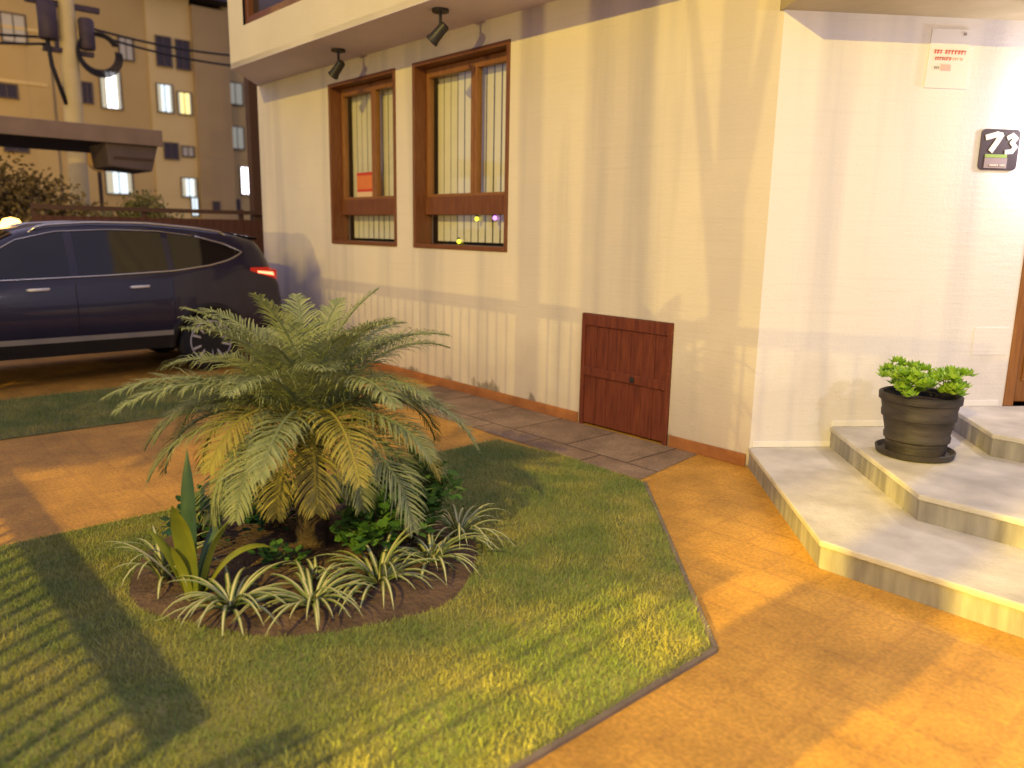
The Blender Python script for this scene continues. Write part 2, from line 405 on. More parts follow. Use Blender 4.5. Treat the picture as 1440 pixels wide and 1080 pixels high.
struct(MB().prism(STRIP, -.02, .012).build('lawn', M['lawn'], loc=ORI, rotz=ROT))
edge = MB()
for a, b in ((LAWN[1], LAWN[2]), (LAWN[2], LAWN[3])):
    d = Vector((b[0] - a[0], b[1] - a[1])); d.normalize(); n = Vector((d.y, -d.x)) * .022
    edge.prism([a, b, (b[0] + n.x, b[1] + n.y), (a[0] + n.x, a[1] + n.y)], -.02, .016)
struct(edge.build('lawn_edging', mat('edging_concrete', (.13, .10, .08), (.22, .17, .13), .9, 8), loc=ORI, rotz=ROT))

BEDC, BEDR = (-.56, -3.14), .85
def in_poly(px, py, poly):
    ins = np.zeros(px.shape, bool); n = len(poly); j = n - 1
    for i in range(n):
        xi, yi = poly[i]; xj, yj = poly[j]
        ins ^= ((yi > py) != (yj > py)) & (px < (xj - xi) * (py - yi) / (yj - yi + 1e-12) + xi); j = i
    return ins
def bed_r(ang): return BEDR * (1 + .03 * np.sin(3 * ang + 1) + .02 * np.sin(7 * ang))
def grass(poly, n, label, hmin, hmax):
    xs = [p[0] for p in poly]; ys = [p[1] for p in poly]
    px = rng.uniform(min(xs), max(xs), n); py = rng.uniform(min(ys), max(ys), n)
    ok = in_poly(px, py, poly)
    px = px + rng.normal(0, .010, n); py = py + rng.normal(0, .010, n)
    dx, dy = px - BEDC[0], py - BEDC[1]
    ok &= np.hypot(dx, dy) > bed_r(np.arctan2(dy, dx)) * .985
    px, py = px[ok], py[ok]; k = len(px)
    a = rng.uniform(0, 2 * np.pi, k); h = rng.uniform(hmin, hmax, k) * np.where(rng.random(k) < .06, 1.9, 1.0); w = rng.uniform(.0013, .0028, k)
    la = rng.uniform(0, 2 * np.pi, k); ll = h * rng.uniform(.1, 1.0, k)
    co = np.zeros((k, 3, 3))
    co[:, 0] = np.stack([px - np.cos(a) * w, py - np.sin(a) * w, np.full(k, .010)], 1)
    co[:, 1] = np.stack([px + np.cos(a) * w, py + np.sin(a) * w, np.full(k, .010)], 1)
    co[:, 2] = np.stack([px + np.cos(la) * ll, py + np.sin(la) * ll, .010 + h], 1)
    me = bpy.data.meshes.new('grass')
    me.vertices.add(3 * k); me.vertices.foreach_set('co', co.reshape(-1).astype(np.float32))
    me.loops.add(3 * k); me.loops.foreach_set('vertex_index', np.arange(3 * k, dtype=np.int32))
    me.polygons.add(k); me.polygons.foreach_set('loop_start', np.arange(0, 3 * k, 3, dtype=np.int32))
    me.materials.append(M['blade']); me.update()
    at = me.attributes.new('rnd', 'FLOAT', 'FACE'); at.data.foreach_set('value', rng.random(k).astype(np.float32))
    o = bpy.data.objects.new('grass', me); COL.objects.link(o); o.location = ORI; o.rotation_euler = (0, 0, ROT)
    stuff(o, label, 'grass')
grass(LAWN, 270000, 'short green lawn around the palm bed, yellowing in patches', .010, .026)
grass(STRIP, 45000, 'dim strip of grass beside the parked car', .015, .04)

# soil of the bed: a low mound
so = MB(); rings, seg = 12, 56
vs = [(BEDC[0], BEDC[1], .06)]
for i in range(1, rings + 1):
    for j in range(seg):
        a = 2 * math.pi * j / seg; r = float(bed_r(np.array(a))) * i / rings
        z = .016 + .05 * (1 - (i / rings) ** 2) + (random.uniform(-.008, .010) if i < rings else -.006)
        vs.append((BEDC[0] + r * math.cos(a), BEDC[1] + r * math.sin(a), z))
fs = [(0, 1 + j, 1 + (j + 1) % seg) for j in range(seg)]
for i in range(rings - 1):
    for j in range(seg):
        a0 = 1 + i * seg; b0 = a0 + seg
        fs.append((a0 + j, b0 + j, b0 + (j + 1) % seg, a0 + (j + 1) % seg))
so.add(vs, fs)
struct(so.build('soil_bed', M['soil'], loc=ORI, rotz=ROT, smooth=True))

# ------------------------------------------------------------------ the house
house = thing('house', 'cream plastered house with wooden windows and a jutting upper floor', 'house', 0, 0, 0)
X0 = -7.95
def hole_wall(mb, xs, zs, holes, T, depth, m=0, mr=0):
    for i in range(len(xs) - 1):
        for k in range(len(zs) - 1):
            c = ((xs[i] + xs[i + 1]) / 2, (zs[k] + zs[k + 1]) / 2)
            if any(h[0] < c[0] < h[1] and h[2] < c[1] < h[3] for h in holes): continue
            mb.add([T(xs[i], 0, zs[k]), T(xs[i + 1], 0, zs[k]), T(xs[i + 1], 0, zs[k + 1]), T(xs[i], 0, zs[k + 1])], [(0, 1, 2, 3)], m)
    for a, b, c, d in holes:
        for p, q in (((a, c), (a, d)), ((b, c), (b, d)), ((a, c), (b, c)), ((a, d), (b, d))):
            mb.add([T(p[0], 0, p[1]), T(q[0], 0, q[1]), T(q[0], depth, q[1]), T(p[0], depth, p[1])], [(0, 1, 2, 3)], mr)
WIN = [(-4.20, -2.67, 1.45, 3.33), (-5.97, -4.52, 1.45, 3.33)]
HATCH = (-1.67, -.72, -.02, .975)
mb = MB()
hole_wall(mb, [X0, -5.97, -4.52, -4.20, -2.67, -1.67, -.72, 0], [-.05, .975, 1.45, 3.33, 3.54], WIN + [(-1.67, -.72, -.05, .975)], lambda x, y, z: (x, y, z), .26)
mb.add([(X0, 0, -.05), (X0, 9, -.05), (X0, 9, 3.54), (X0, 0, 3.54)], [(0, 1, 2, 3)])
mb.build('wall', M['wall'], house, norm=False)
# porch wall with the doorway
S0, S1 = 1.90, 2.85
mb = MB()
def TP(s, d, z): x, y = PW(s, -d); return (x, y, z)
hole_wall(mb, [0, S0, S1, 6.0], [-.05, 2.52, 3.54], [(S0, S1, -.05, 2.52)], TP, .2)
mb.build('wall', M['porch'], house, norm=False)
# dark shell behind everything
mb = MB()
mb.add([(X0 + .02, .55, 0), (-.2, .55, 0), (-.2, .55, 3.5), (X0 + .02, .55, 3.5)], [(0, 1, 2, 3)])
a = PW(.3, -.6); b = PW(6, -.6)
mb.add([(*a, 0), (*b, 0), (*b, 3.5), (*a, 3.5)], [(0, 1, 2, 3)])
mb.build('interior', M['dark'], house, norm=False)
# upper floor and soffit
OV = -.75
poly = [(-7.90, .0), (-7.02, OV), (.28, OV), PW(5, .36), (3.2, 9), (-7.90, 9)]
up = MB(); n = len(poly)
for (xa, ya), (xb, yb) in [(poly[i], poly[(i + 1) % n]) for i in range(n)]:
    if (xa, ya) == poly[1]:
        for x0, x1, z0, z1 in ((-7.02, -6.6, 3.545, 6.8), (-6.6, -4.88, 3.545, 3.97), (-6.6, -4.88, 5.4, 6.8), (-4.88, .28, 3.545, 6.8)):
            up.add([(x0, OV, z0), (x1, OV, z0), (x1, OV, z1), (x0, OV, z1)], [(0, 1, 2, 3)])
    else:
        up.add([(xa, ya, 3.545), (xb, yb, 3.545), (xb, yb, 6.8), (xa, ya, 6.8)], [(0, 1, 2, 3)])
up.add([(x, y, 6.8) for x, y in poly], [tuple(range(n))])
up.build('upper_floor', M['upper'], house, norm=False)
MB().prism([(-7.90, .0), (-7.02, OV), (0.35, OV), (0.0, 0.0), (0, .3), (-7.9, .3)], 3.54, 3.60).build('soffit', M['soffit'], house)
# window of the upper floor, only its foot shows
w = MB(); w.box(-6.6, -4.88, OV + .03, OV + .12, 3.972, 4.06).box(-6.6, -6.52, OV + .03, OV + .12, 4.06, 5.4).box(-4.96, -4.88, OV + .03, OV + .12, 4.06, 5.4)
wo = w.build('window', M['wood'], house, bevel=.004)
MB().box(-6.52, -4.96, OV + .10, OV + .11, 4.06, 5.4).build('pane', M['windark'], wo)
# porch canopy
ca = [PW(-.02, -.3), PW(-.02, .0), PW(-.02, .42), PW(6, .42), PW(6, -.3)]
MB().prism(ca, 3.085, 3.30).build('canopy', M['olive'], house)
# skirting
sk = MB()
for x0, x1 in ((X0, -1.69), (-.70, -.02)): sk.box(x0, x1, -.016, -.001, 0, .095)
sk.build('skirting', M['skirt'], house, bevel=.004)
ps = MB()
for s0, s1, z0 in ((.02, .60, .15), (.60, 1.49, .30), (1.49, S0 - .04, .45)):
    p = [PW(s0, .001), PW(s0, .010), PW(s1, .010), PW(s1, .001)]
    ps.prism(p, z0 + .001, z0 + .045)
ps.build('skirting', M['white'], house, bevel=.003)

cv = MB(); pwbox_ = [PW(1.60, .0005), PW(1.60, .006), PW(1.87, .006), PW(1.87, .0005)]
cv.prism(pwbox_, .83, 1.03).build('cover_plate', M['porch'], house, bevel=.002)
# the two deep windows
def big_window(x0, x1, z0, z1, xm):
    D = .215
    f = MB()
    t = .045
    # timber lining of the opening
    f.box(x0 + .002, x0 + t, -.012, D, z0 + .002, z1 - .002)
    f.box(x1 - t, x1 - .002, -.012, D, z0 + .002, z1 - .002)
    f.box(x0 + t, x1 - t, -.012, D, z1 - t, z1 - .002)
    f.box(x0 + t, x1 - t, -.016, D, z0 + .002, z0 + t)
    fr = f.build('window', M['wood'], house, bevel=.004)
    s = MB()
    xi0, xi1, zi0, zi1 = x0 + t, x1 - t, z0 + t, z1 - t
    yb, yf = D - .01, D - .075
    zt0, zt1 = 1.80, 1.985
    s.box(xi0 + .002, xi1 - .002, yf - .02, yb + .02, zt0, zt1)                    # transom
    s.build('transom', M['wood'], fr, bevel=.005)
    s = MB()
    mw = .045
    for a, b in ((xi0, xm), (xm, xi1)):
        a += .003; b -= .003
        s.box(a, a + mw, yf, yb, zt1, zi1 - .003).box(b - mw, b, yf, yb, zt1, zi1 - .003)
        s.box(a + mw, b - mw, yf, yb, zi1 - .09, zi1 - .003).box(a + mw, b - mw, yf, yb, zt1, zt1 + .03)
    s.build('casement', M['woodlight'], fr, bevel=.004)
    s = MB()
    for a, b in ((xi0 + mw, xm - mw), (xm + mw, xi1 - mw)): s.box(a, b, yb - .03, yb - .026, zt1 + .03, zi1 - .09)
    s.box(xi0, xi1, yb - .02, yb - .016, zi0, zt0)
    s.build('pane', M['glass'], fr)
    s = MB(); x = xi0 + .02
    while x < xi1 - .05:
        w_ = .101; th = R(random.uniform(-4, 3)); c, q = math.cos(th), math.sin(th)
        def T(p, x=x, c=c, q=q): return Vector((x + .045 + p.x * c, .285 + p.x * q + p.y, p.z))
        s.box(-w_ / 2, w_ / 2, -.002, .002, zi0 + .03, zi1 - .02, T=T)
        x += .116
    s.build('blind', M['slat'], fr)
big_window(*WIN[0], -3.36)
big_window(*WIN[1], -5.20)

# the low timber hatch
hx0, hx1, hz0, hz1 = -1.668, -.722, .0, .972
hd = MB()
n = 7; wv = (hx1 - hx0 - .08) / n
for i in range(n):
    a = hx0 + .04 + i * wv; hd.box(a + .0015, a + wv - .0015, -.004 + random.uniform(0, .006), .03, hz0 + .02, hz1 - .10)
ho = hd.build('hatch_door', M['hatchw'], house, bevel=.003)
fr = MB().box(hx0, hx0 + .04, -.020, .04, hz0, hz1).box(hx1 - .04, hx1, -.020, .04, hz0, hz1).box(hx0 + .04, hx1 - .04, -.018, .04, hz1 - .10, hz1)
fr.build('frame', M['hatchw'], ho, bevel=.004)
bt = MB().box(hx0 + .042, hx1 - .042, -.020, -.006, .44, .515)
bt.build('batten', M['hatchw'], ho, bevel=.004)
MB().box(hx0 + .56, hx0 + .60, -.034, -.0205, .455, .50).build('latch', M['black'], ho, bevel=.003)

# front door
dj = MB()
def pwbox(mb, s0, s1, o0, o1, z0, z1, m=0):
    p = [PW(s0, o0), PW(s0, o1), PW(s1, o1), PW(s1, o0)]; mb.prism(p, z0, z1, m)
pwbox(dj, S0 + .002, S0 + .075, -.18, .012, .452, 2.51); pwbox(dj, S1 - .075, S1 - .002, -.18, .012, .452, 2.51); pwbox(dj, S0 + .075, S1 - .075, -.18, .012, 2.43, 2.51)
do = MB(); pwbox(do, S0 + .077, S1 - .077, -.14, -.095, .46, 2.428)
for k in range(3):
    z = .62 + k * .6; pwbox(do, S0 + .19, S1 - .19, -.0945, -.08, z, z + .46)
do = do.build('door', M['doorw'], house, bevel=.006)
dj.build('frame', M['doorw'], do, bevel=.005)
hnd = MB(); a = PW(S0 + .15, -.06); hnd.tube([(*a, 1.42), (*PW(S0 + .15, -.03), 1.44), (*PW(S0 + .15, -.03), 1.56), (*a, 1.58)], .012, 8)
hnd.build('handle', M['chrome'], do, smooth='auto')

# steps
st = thing('entrance_steps', 'three wide angular stone steps up to the front door', 'steps', 0, 0, 0)
def step_poly(s, knee, endx=5.5):
    p = PW(s, -.0)
    return [(p[0] + .002, p[1]), knee, (endx, knee[1])]
def step(s, knee, z0, z1):
    p = PW(s, .002); e = 5.5
    q = PW(5.5, .002)
    poly = [p, knee, (e, knee[1]), q]
    T = .035
    # riser body and an overhanging tread
    def grow(d):
        # outward offset of the exposed edges
        e1 = Vector((knee[0] - p[0], knee[1] - p[1])).normalized(); n1 = Vector((e1.y, -e1.x))
        if n1.dot(Vector((-1, -1))) < 0: n1 = -n1
        n2 = Vector((0, -1))
        k = Vector(knee) + (n1 + n2) / (1 + n1.dot(n2)) * d
        pp = Vector(p) + n1 * d
        return [tuple(pp), tuple(k), (e, knee[1] - d), q]
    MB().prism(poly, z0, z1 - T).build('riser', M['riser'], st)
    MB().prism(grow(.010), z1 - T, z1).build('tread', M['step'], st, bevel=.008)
step(.0, (1.18, -1.26), .0, .15)
step(.60, (1.38, -.585), .151, .30)
step(1.49, (1.37, .55), .301, .45)

# porch wall lantern over the door
pl = PW(2.22, .0)
wl_ = thing('wall_lantern', 'lit white lantern on the porch wall above the door', 'wall lamp', pl[0], pl[1], 2.62)
def off(o, z): return (by * o, -bx * o, z)
MB().tube([off(.0, .0), off(.03, .0)], .06, 16).build('back_plate', M['black'], wl_, smooth='auto')
MB().tube([off(.03, 0), off(.10, .05), off(.15, .03)], .012, 8).build('arm', M['black'], wl_, smooth='auto')
MB().lathe([(0, .03), (.06, .02), (.075, 0), (.0, .0)], 16, off(.15, .0)).build('cap', M['black'], wl_, smooth='auto')
MB().lathe([(.0, -.005), (.055, -.01), (.06, -.06), (.04, -.11), (0, -.12)], 16, off(.15, 0)).build('globe', M['warmlens'], wl_, smooth=True)
point(wl_, *off(.19, -.17), 60, (1, .94, 1), .05)

# black spotlights under the soffit
def spotlight(x, y, label, tilt):
    t = thing('spotlight', label, 'spotlight', x, y, 3.54, 0, 'spotlights under the upper floor')
    MB().lathe([(.075, -.001), (.075, -.025), (.02, -.03), (0, -.03)], 18).build('base', M['black'], t, smooth='auto')
    MB().tube([(0, 0, -.03), (0, 0, -.11), (.012, 0, -.15)], .014, 8).build('arm', M['black'], t, smooth='auto')
    d = Vector((math.cos(tilt[0]) * .7, math.sin(tilt[0]) * .7, -.72)).normalized(); c = Vector((.012, 0, -.17))
    MB().tube([c - d * .06, c - d * .05, c + d * .09, c + d * .13, c + d * .135], [.03, .045, .05, .062, .058], 16).build('lamp_head', M['black'], t, smooth='auto')
spotlight(-5.08, -.36, 'black spotlight under the soffit above the orange-notice window', (R(200), 0))
spotlight(-3.02, -.52, 'larger looking black spotlight under the soffit, nearer the porch', (R(215), 0))

# notices and the number plate
def strokes(mb, x0, x1, z0, z1, m, place, seedv):
    rr = random.Random(seedv); x = x0
    while x < x1:
        w_ = (z1 - z0) * rr.uniform(.45, .8); w_ = min(w_, x1 - x)
        if rr.random() < .88:
            mb_box(mb, x, x + w_ * .35, z0, z1, m, place); mb_box(mb, x, x + w_, z1 - (z1 - z0) * .28, z1, m, place)
            if rr.random() < .6: mb_box(mb, x + w_ * .35, x + w_ * .8, z0 + (z1 - z0) * .2, z0 + (z1 - z0) * .45, m, place)
        x += w_ + (z1 - z0) * .22
def mb_box(mb, x0, x1, z0, z1, m, place):
    a = [place(x, o, z) for z in (z0, z1) for o in (.0105, .0135) for x in (x0, x1)]
    mb.add(a, [(0, 2, 3, 1), (4, 5, 7, 6), (0, 1, 5, 4), (2, 6, 7, 3), (0, 4, 6, 2), (1, 3, 7, 5)], m)
sgp = PW(1.155, .0)
sg = thing('notice_board', 'white notice with red lines of print high on the porch wall', 'sign', sgp[0], sgp[1], 2.64)
b_ = MB()
def pl_sign(x, o, z): return (bx * x + by * o, by * x - bx * o, z)
vs = [pl_sign(x, o, z) for o in (.002, .010) for x, z in ((-.15, 0), (.15, .0), (.135, .37), (-.135, .37))]
b_.add(vs, [(0, 1, 2, 3), (7, 6, 5, 4), (0, 4, 5, 1), (1, 5, 6, 2), (2, 6, 7, 3), (3, 7, 4, 0)])
b_.build('board', M['white'], sg)
for x0_, x1_, z0_, z1_, mk, sd_ in ((-.105, .115, .215, .240, 'redprint', 3), (-.095, .02, .175, .195, 'redprint', 4), (.03, .10, .177, .192, 'pinkprint', 5), (-.095, -.06, .118, .135, 'greyprint', 6)):
    lt = MB(); strokes(lt, x0_, x1_, z0_, z1_, 0, pl_sign, sd_); lt.build('text_line', M[mk], sg)
lt = MB(); mb_box(lt, -.05, .02, .11, .15, 0, pl_sign); lt.build('printed_block', M['pinkprint'], sg)
lt = MB(); mb_box(lt, .085, .105, .335, .352, 0, pl_sign); lt.build('printed_mark', M['greyprint'], sg)

npp = PW(1.60, .0)
npl = thing('number_plate', 'dark square house number plate with white numerals and green band', 'sign', npp[0], npp[1], 2.12)
def rounded(w_, h_, r_, n_=5):
    out = []
    for cx_, cz_, a0 in ((w_ - r_, r_, -90), (w_ - r_, h_ - r_, 0), (-w_ + r_, h_ - r_, 90), (-w_ + r_, r_, 180)):
        for i in range(n_ + 1):
            q = R(a0 + 90 * i / n_); out.append((cx_ + r_ * math.cos(q), cz_ + r_ * math.sin(q)))
    return out
rp = rounded(.14, .27, .03)
k = len(rp)
MB().add([pl_sign(x, .002, z) for x, z in rp] + [pl_sign(x, .010, z) for x, z in rp],
         [tuple(range(k)), tuple(range(k, 2 * k))] + [(i, (i + 1) % k, k + (i + 1) % k, k + i) for i in range(k)]).build('plate', M['plate'], npl)
nm = MB()
def stroke_line(pts, w_, m):
    for i in range(len(pts) - 1):
        a = Vector(pts[i]); b = Vector(pts[i + 1]); d = (b - a).normalized(); n_ = Vector((-d.y, d.x)) * w_ / 2
        a = a - d * w_ * .3; b = b + d * w_ * .3
        q = [a - n_, b - n_, b + n_, a + n_]
        o1 = .0135 + i * .0002
        vs = [pl_sign(p.x, .0105, p.y) for p in q] + [pl_sign(p.x, o1, p.y) for p in q]
        nm.add(vs, [(0, 1, 2, 3), (7, 6, 5, 4), (0, 4, 5, 1), (1, 5, 6, 2), (2, 6, 7, 3), (3, 7, 4, 0)], m)
stroke_line([(-.10, .215), (-.03, .235), (.0, .23), (-.025, .185), (-.06, .13)], .036, 0)
stroke_line([(.055, .215), (.085, .232), (.110, .212), (.085, .182), (.112, .155), (.09, .125), (.05, .12)], .030, 0)
mb_box(nm, -.10, .06, .082, .104, 1, pl_sign)
mb_box(nm, -.10, .065, .012, .080, 2, pl_sign)
strokes(nm, -.06, .055, .025, .037, 0, lambda x, o, z: pl_sign(x, o + .0035, z), 9)
nm.build('numerals', [M['platewhite'], M['plategreen'], M['plategrey']], npl)

# orange notice stuck inside the further window
nt_ = thing('window_notice', 'orange and red notice in the lower corner of the further window', 'notice', -5.44, .172, 1.99)
q = MB().box(-.20, .20, 0, .003, .115, .275, 0).box(-.20, .20, -.0005, .0035, .275, .31, 1).box(-.20, .20, 0, .003, .012, .085, 2).box(-.20, .20, -.0005, .0035, .085, .115, 1)
q.build('notice_sheet', [M['notice'], M['noticered'], M['noticepale']], nt_)
# two coloured bulbs hanging under the transom of the nearer window
for x, z, mk, lb in ((-3.33, 1.765, 'bulby', 'small glowing yellow bulb under the transom of the nearer window'), (-3.05, 1.775, 'bulbp', 'small glowing purple bulb under the transom of the nearer window'), (-3.62, 1.535, 'bulby', 'small yellow bulb low in the nearer window by the sill')):
    t = thing('string_bulb', lb, 'light bulb', x, .165, z, 0, 'coloured bulbs in the nearer window')
    MB().lathe([(0, -.03), (.018, -.02), (.022, -.004), (.012, .014), (0, .016)], 12).build('bulb', M[mk], t, smooth=True)
    MB().lathe([(.011, .0165), (.011, .035), (0, .036)], 10).build('socket', M['plastic'], t)

# ------------------------------------------------------------------ potted succulent on the second step
pt = thing('potted_plant', 'dark glazed pot of bright green succulents on the second step', 'potted plant', 1.04, .20, .30)
wob = lambda q, h: .012 * math.sin(3 * q + h * 9) + .008 * math.sin(5 * q + 1.3)
MB().lathe([(.0, .0), (.20, .0), (.225, .012), (.232, .045), (.222, .048), (.205, .022), (0, .02)], 40).build('saucer', M['saucer'], pt, smooth='auto')
MB().lathe([(.155, .021), (.172, .03), (.178, .10), (.190, .11), (.192, .14), (.186, .15), (.203, .24), (.214, .25), (.216, .285), (.212, .295), (.222, .345), (.236, .355), (.238, .395), (.226, .402), (.212, .395), (.205, .34), (0, .335)], 44, wob=wob).build('pot', M['pot'], pt, smooth='auto')
MB().lathe([(0, .350), (.19, .345), (.20, .342)], 24).build('soil', M['soil'], pt, smooth=True)
sc_ = MB(); rv = []
for i in range(52):
    a = random.uniform(0, 6.283); rr = .215 * math.sqrt(random.random()); bx_, by_ = rr * math.cos(a), rr * math.sin(a)
    h = random.uniform(.06, .19) + (.07 if i in (4, 11) else 0)
    c = Vector((bx_ * 1.14, by_ * 1.14, .36 + h))
    nl = 13; s_ = random.uniform(.06, .085)
    for j in range(nl):
        q = 2.4 * j + a; el = R(8 + 62 * j / nl); L_ = s_ * (1 - .45 * j / nl)
        d = Vector((math.cos(q) * math.cos(el), math.sin(q) * math.cos(el), math.sin(el))); sd = Vector((-math.sin(q), math.cos(q), 0)); n_ = d.cross(sd)
        w_ = L_ * .34
        vs = [c, c + d * L_ * .55 + sd * w_ - n_ * .006, c + d * L_ * .55 - sd * w_ - n_ * .006, c + d * L_ + n_ * .006, c + d * L_ * .5 + n_ * (-.014)]
        sc_.add(vs, [(0, 2, 4), (0, 4, 1), (4, 2, 3), (4, 3, 1), (0, 1, 3, 2)])
        rv += [random.random()] * 5
so_ = sc_.build('succulents', M['succ'], pt, norm=False)
set_rnd(so_, rv)

# ------------------------------------------------------------------ the palm and the bed plants
PALM = (-.62, -3.12)
pm = thing('palm', 'feathery palm with arching fronds in the round lawn bed', 'palm', PALM[0], PALM[1], .05)
prof = []; nseg = 22
for i in range(nseg):
    z = -.03 + .66 * i / (nseg - 1); prof.append((.085 - .03 * i / nseg + (.012 if i % 2 else 0), z))
MB().lathe(prof + [(0, .64)], 14).build('trunk', M['trunk'], pm, smooth=True)
def frond(az, e0, L_, droop, mt, lw=.21, pairs=66, base=.60):
    p = Vector((0.02 * math.cos(az), .02 * math.sin(az), base)); n_ = 22; pts = [p.copy()]; tg = []
    tw = random.uniform(-.25, .25)
    for i in range(n_):
        t = i / (n_ - 1); e = e0 - droop * t ** 1.25
        a2 = az + tw * t
        d = Vector((math.cos(a2) * math.cos(e), math.sin(a2) * math.cos(e), math.sin(e)))
        p = p + d * L_ / n_; pts.append(p.copy())
    m_ = MB(); rv = []
    rad = [.010 * (1 - .8 * i / n_) + .0015 for i in range(n_ + 1)]
    m_.tube(pts, rad, 5); rv += [random.random() * .4] * len(m_.f)
    for k in range(pairs):
        t = .16 + .83 * k / (pairs - 1); x = t * n_; i = min(int(x), n_ - 1); P0 = pts[i].lerp(pts[i + 1], x - i)
        T_ = (pts[min(i + 1, n_)] - pts[max(i - 1, 0)]).normalized()
        S_ = T_.cross(Vector((0, 0, 1)))
        if S_.length < .05: S_ = Vector((-math.sin(az), math.cos(az), 0))
        S_.normalize(); U_ = S_.cross(T_)
        ll = lw * (math.sin(math.pi * (.12 + .86 * t) ** .8) ** .7) * random.uniform(.85, 1.12)
        for sgn in (1, -1):
            fw = random.uniform(.45, .75) + .5 * t
            d = (S_ * sgn + T_ * fw + U_ * random.uniform(.05, .5)).normalized()
            w_ = .0040; wd = d.cross(U_).normalized() * w_
            dn = Vector((0, 0, -1))
            m1 = P0 + d * ll * .5 + dn * ll * .03; m2 = P0 + d * ll * .8 + dn * ll * .14; e_ = P0 + d * ll + dn * ll * random.uniform(.22, .42)
            m_.add([P0 - wd * .5, P0 + wd * .5, m1 + wd, m1 - wd, m2 + wd * .7, m2 - wd * .7, e_], [(0, 1, 2, 3), (3, 2, 4, 5), (5, 4, 6)])
            rv += [random.random()] * 3
    o = m_.build('frond', M[mt], pm, norm=False); set_rnd(o, rv)
for i in range(52):
    az = 2.399963 * i + .4; q = i / 51
    e0 = R(86 - 66 * q + random.uniform(-7, 7)); L_ = random.uniform(.74, .98) * (.95 if q < .2 else 1)
    frond(az, e0, L_, R(58 + 58 * q + random.uniform(-14, 14)), 'oldfrond' if q > .7 and i % 3 == 0 else 'frond')
frond(R(-24), R(22), .66, R(118), 'oldfrond', .20, 64)
frond(R(-48), R(12), .62, R(105), 'oldfrond', .18, 56)
frond(R(4), R(8), .60, R(100), 'frond', .19, 56)
frond(R(-75), R(14), .66, R(100), 'frond', .19, 56)
frond(R(28), R(16), .72, R(95), 'frond', .2, 60)
frond(R(50), R(40), .98, R(105), 'frond', .22, 70)
frond(R(72), R(30), .95, R(85), 'frond', .21)
frond(R(236), R(38), .90, R(100), 'frond', .21)
frond(R(222), R(30), .80, R(125), 'oldfrond', .16, 36)
frond(R(258), R(48), 1.0, R(75), 'frond', .2)
frond(R(110), R(50), 1.0, R(60), 'frond', .2)

def shrub(x, y, rx, ry, h, n_, ls, mt, label, zb=.05):
    t = thing('leafy_shrub', label, 'shrub', x, y, zb, 0, 'leafy shrubs in the bed')
    m_ = MB(); rv = []
    cl = [(random.uniform(-.7, .7) * rx, random.uniform(-.7, .7) * ry, random.uniform(.35, .95) * h) for _ in range(9)]
    for i in range(n_):
        c = Vector(random.choice(cl)) + Vector((random.gauss(0, .26) * rx, random.gauss(0, .26) * ry, random.gauss(0, .14) * h))
        if c.z < .01: c.z = .01 + random.random() * .03
        az = math.atan2(c.y, c.x) + random.uniform(-1, 1); el = R(random.uniform(-10, 60)); s_ = ls * random.uniform(.6, 1.2)
        d = Vector((math.cos(az) * math.cos(el), math.sin(az) * math.cos(el), math.sin(el))); sd = Vector((-math.sin(az), math.cos(az), random.uniform(-.4, .4))).normalized(); n2 = d.cross(sd)
        vs = [c, c + d * s_ * .3 + sd * s_ * .42, c + d * s_ * .8 + sd * s_ * .34 - n2 * s_ * .1, c + d * s_ - n2 * s_ * .2, c + d * s_ * .8 - sd * s_ * .34 - n2 * s_ * .1, c + d * s_ * .3 - sd * s_ * .42]
        m_.add(vs, [(0, 1, 2, 3), (0, 3, 4, 5)]); rv += [random.random()] * 2
    o = m_.build('foliage', M[mt], t, norm=False); set_rnd(o, rv)
    s = MB()
    for c in cl: s.tube([(c[0] * .15, c[1] * .15, -.02), (c[0] * .6, c[1] * .6, c[2] * .55), c], [.007, .005, .003], 5)
    s.build('stem', M['trunk'], t, smooth=True)
shrub(-.34, -2.72, .24, .2, .36, 560, .06, 'leaf', 'bright green leafy shrub right of the palm trunk')
shrub(-.20, -2.98, .18, .17, .30, 330, .058, 'leaf', 'light green shrub among the spider plants at the bed front right')
shrub(-.62, -2.62, .26, .2, .32, 420, .055, 'leafb', 'blue green shrub behind the palm on the path side')
shrub(-.95, -3.22, .25, .24, .26, 480, .055, 'leafb', 'dark green shrub left of the palm trunk')
shrub(-.42, -3.38, .09, .09, .10, 90, .042, 'leaf', 'small pale green seedling at the foot of the palm')
shrub(-1.02, -3.55, .13, .13, .2, 150, .05, 'leafb', 'dark shrub behind the tall broad-leaved plant')

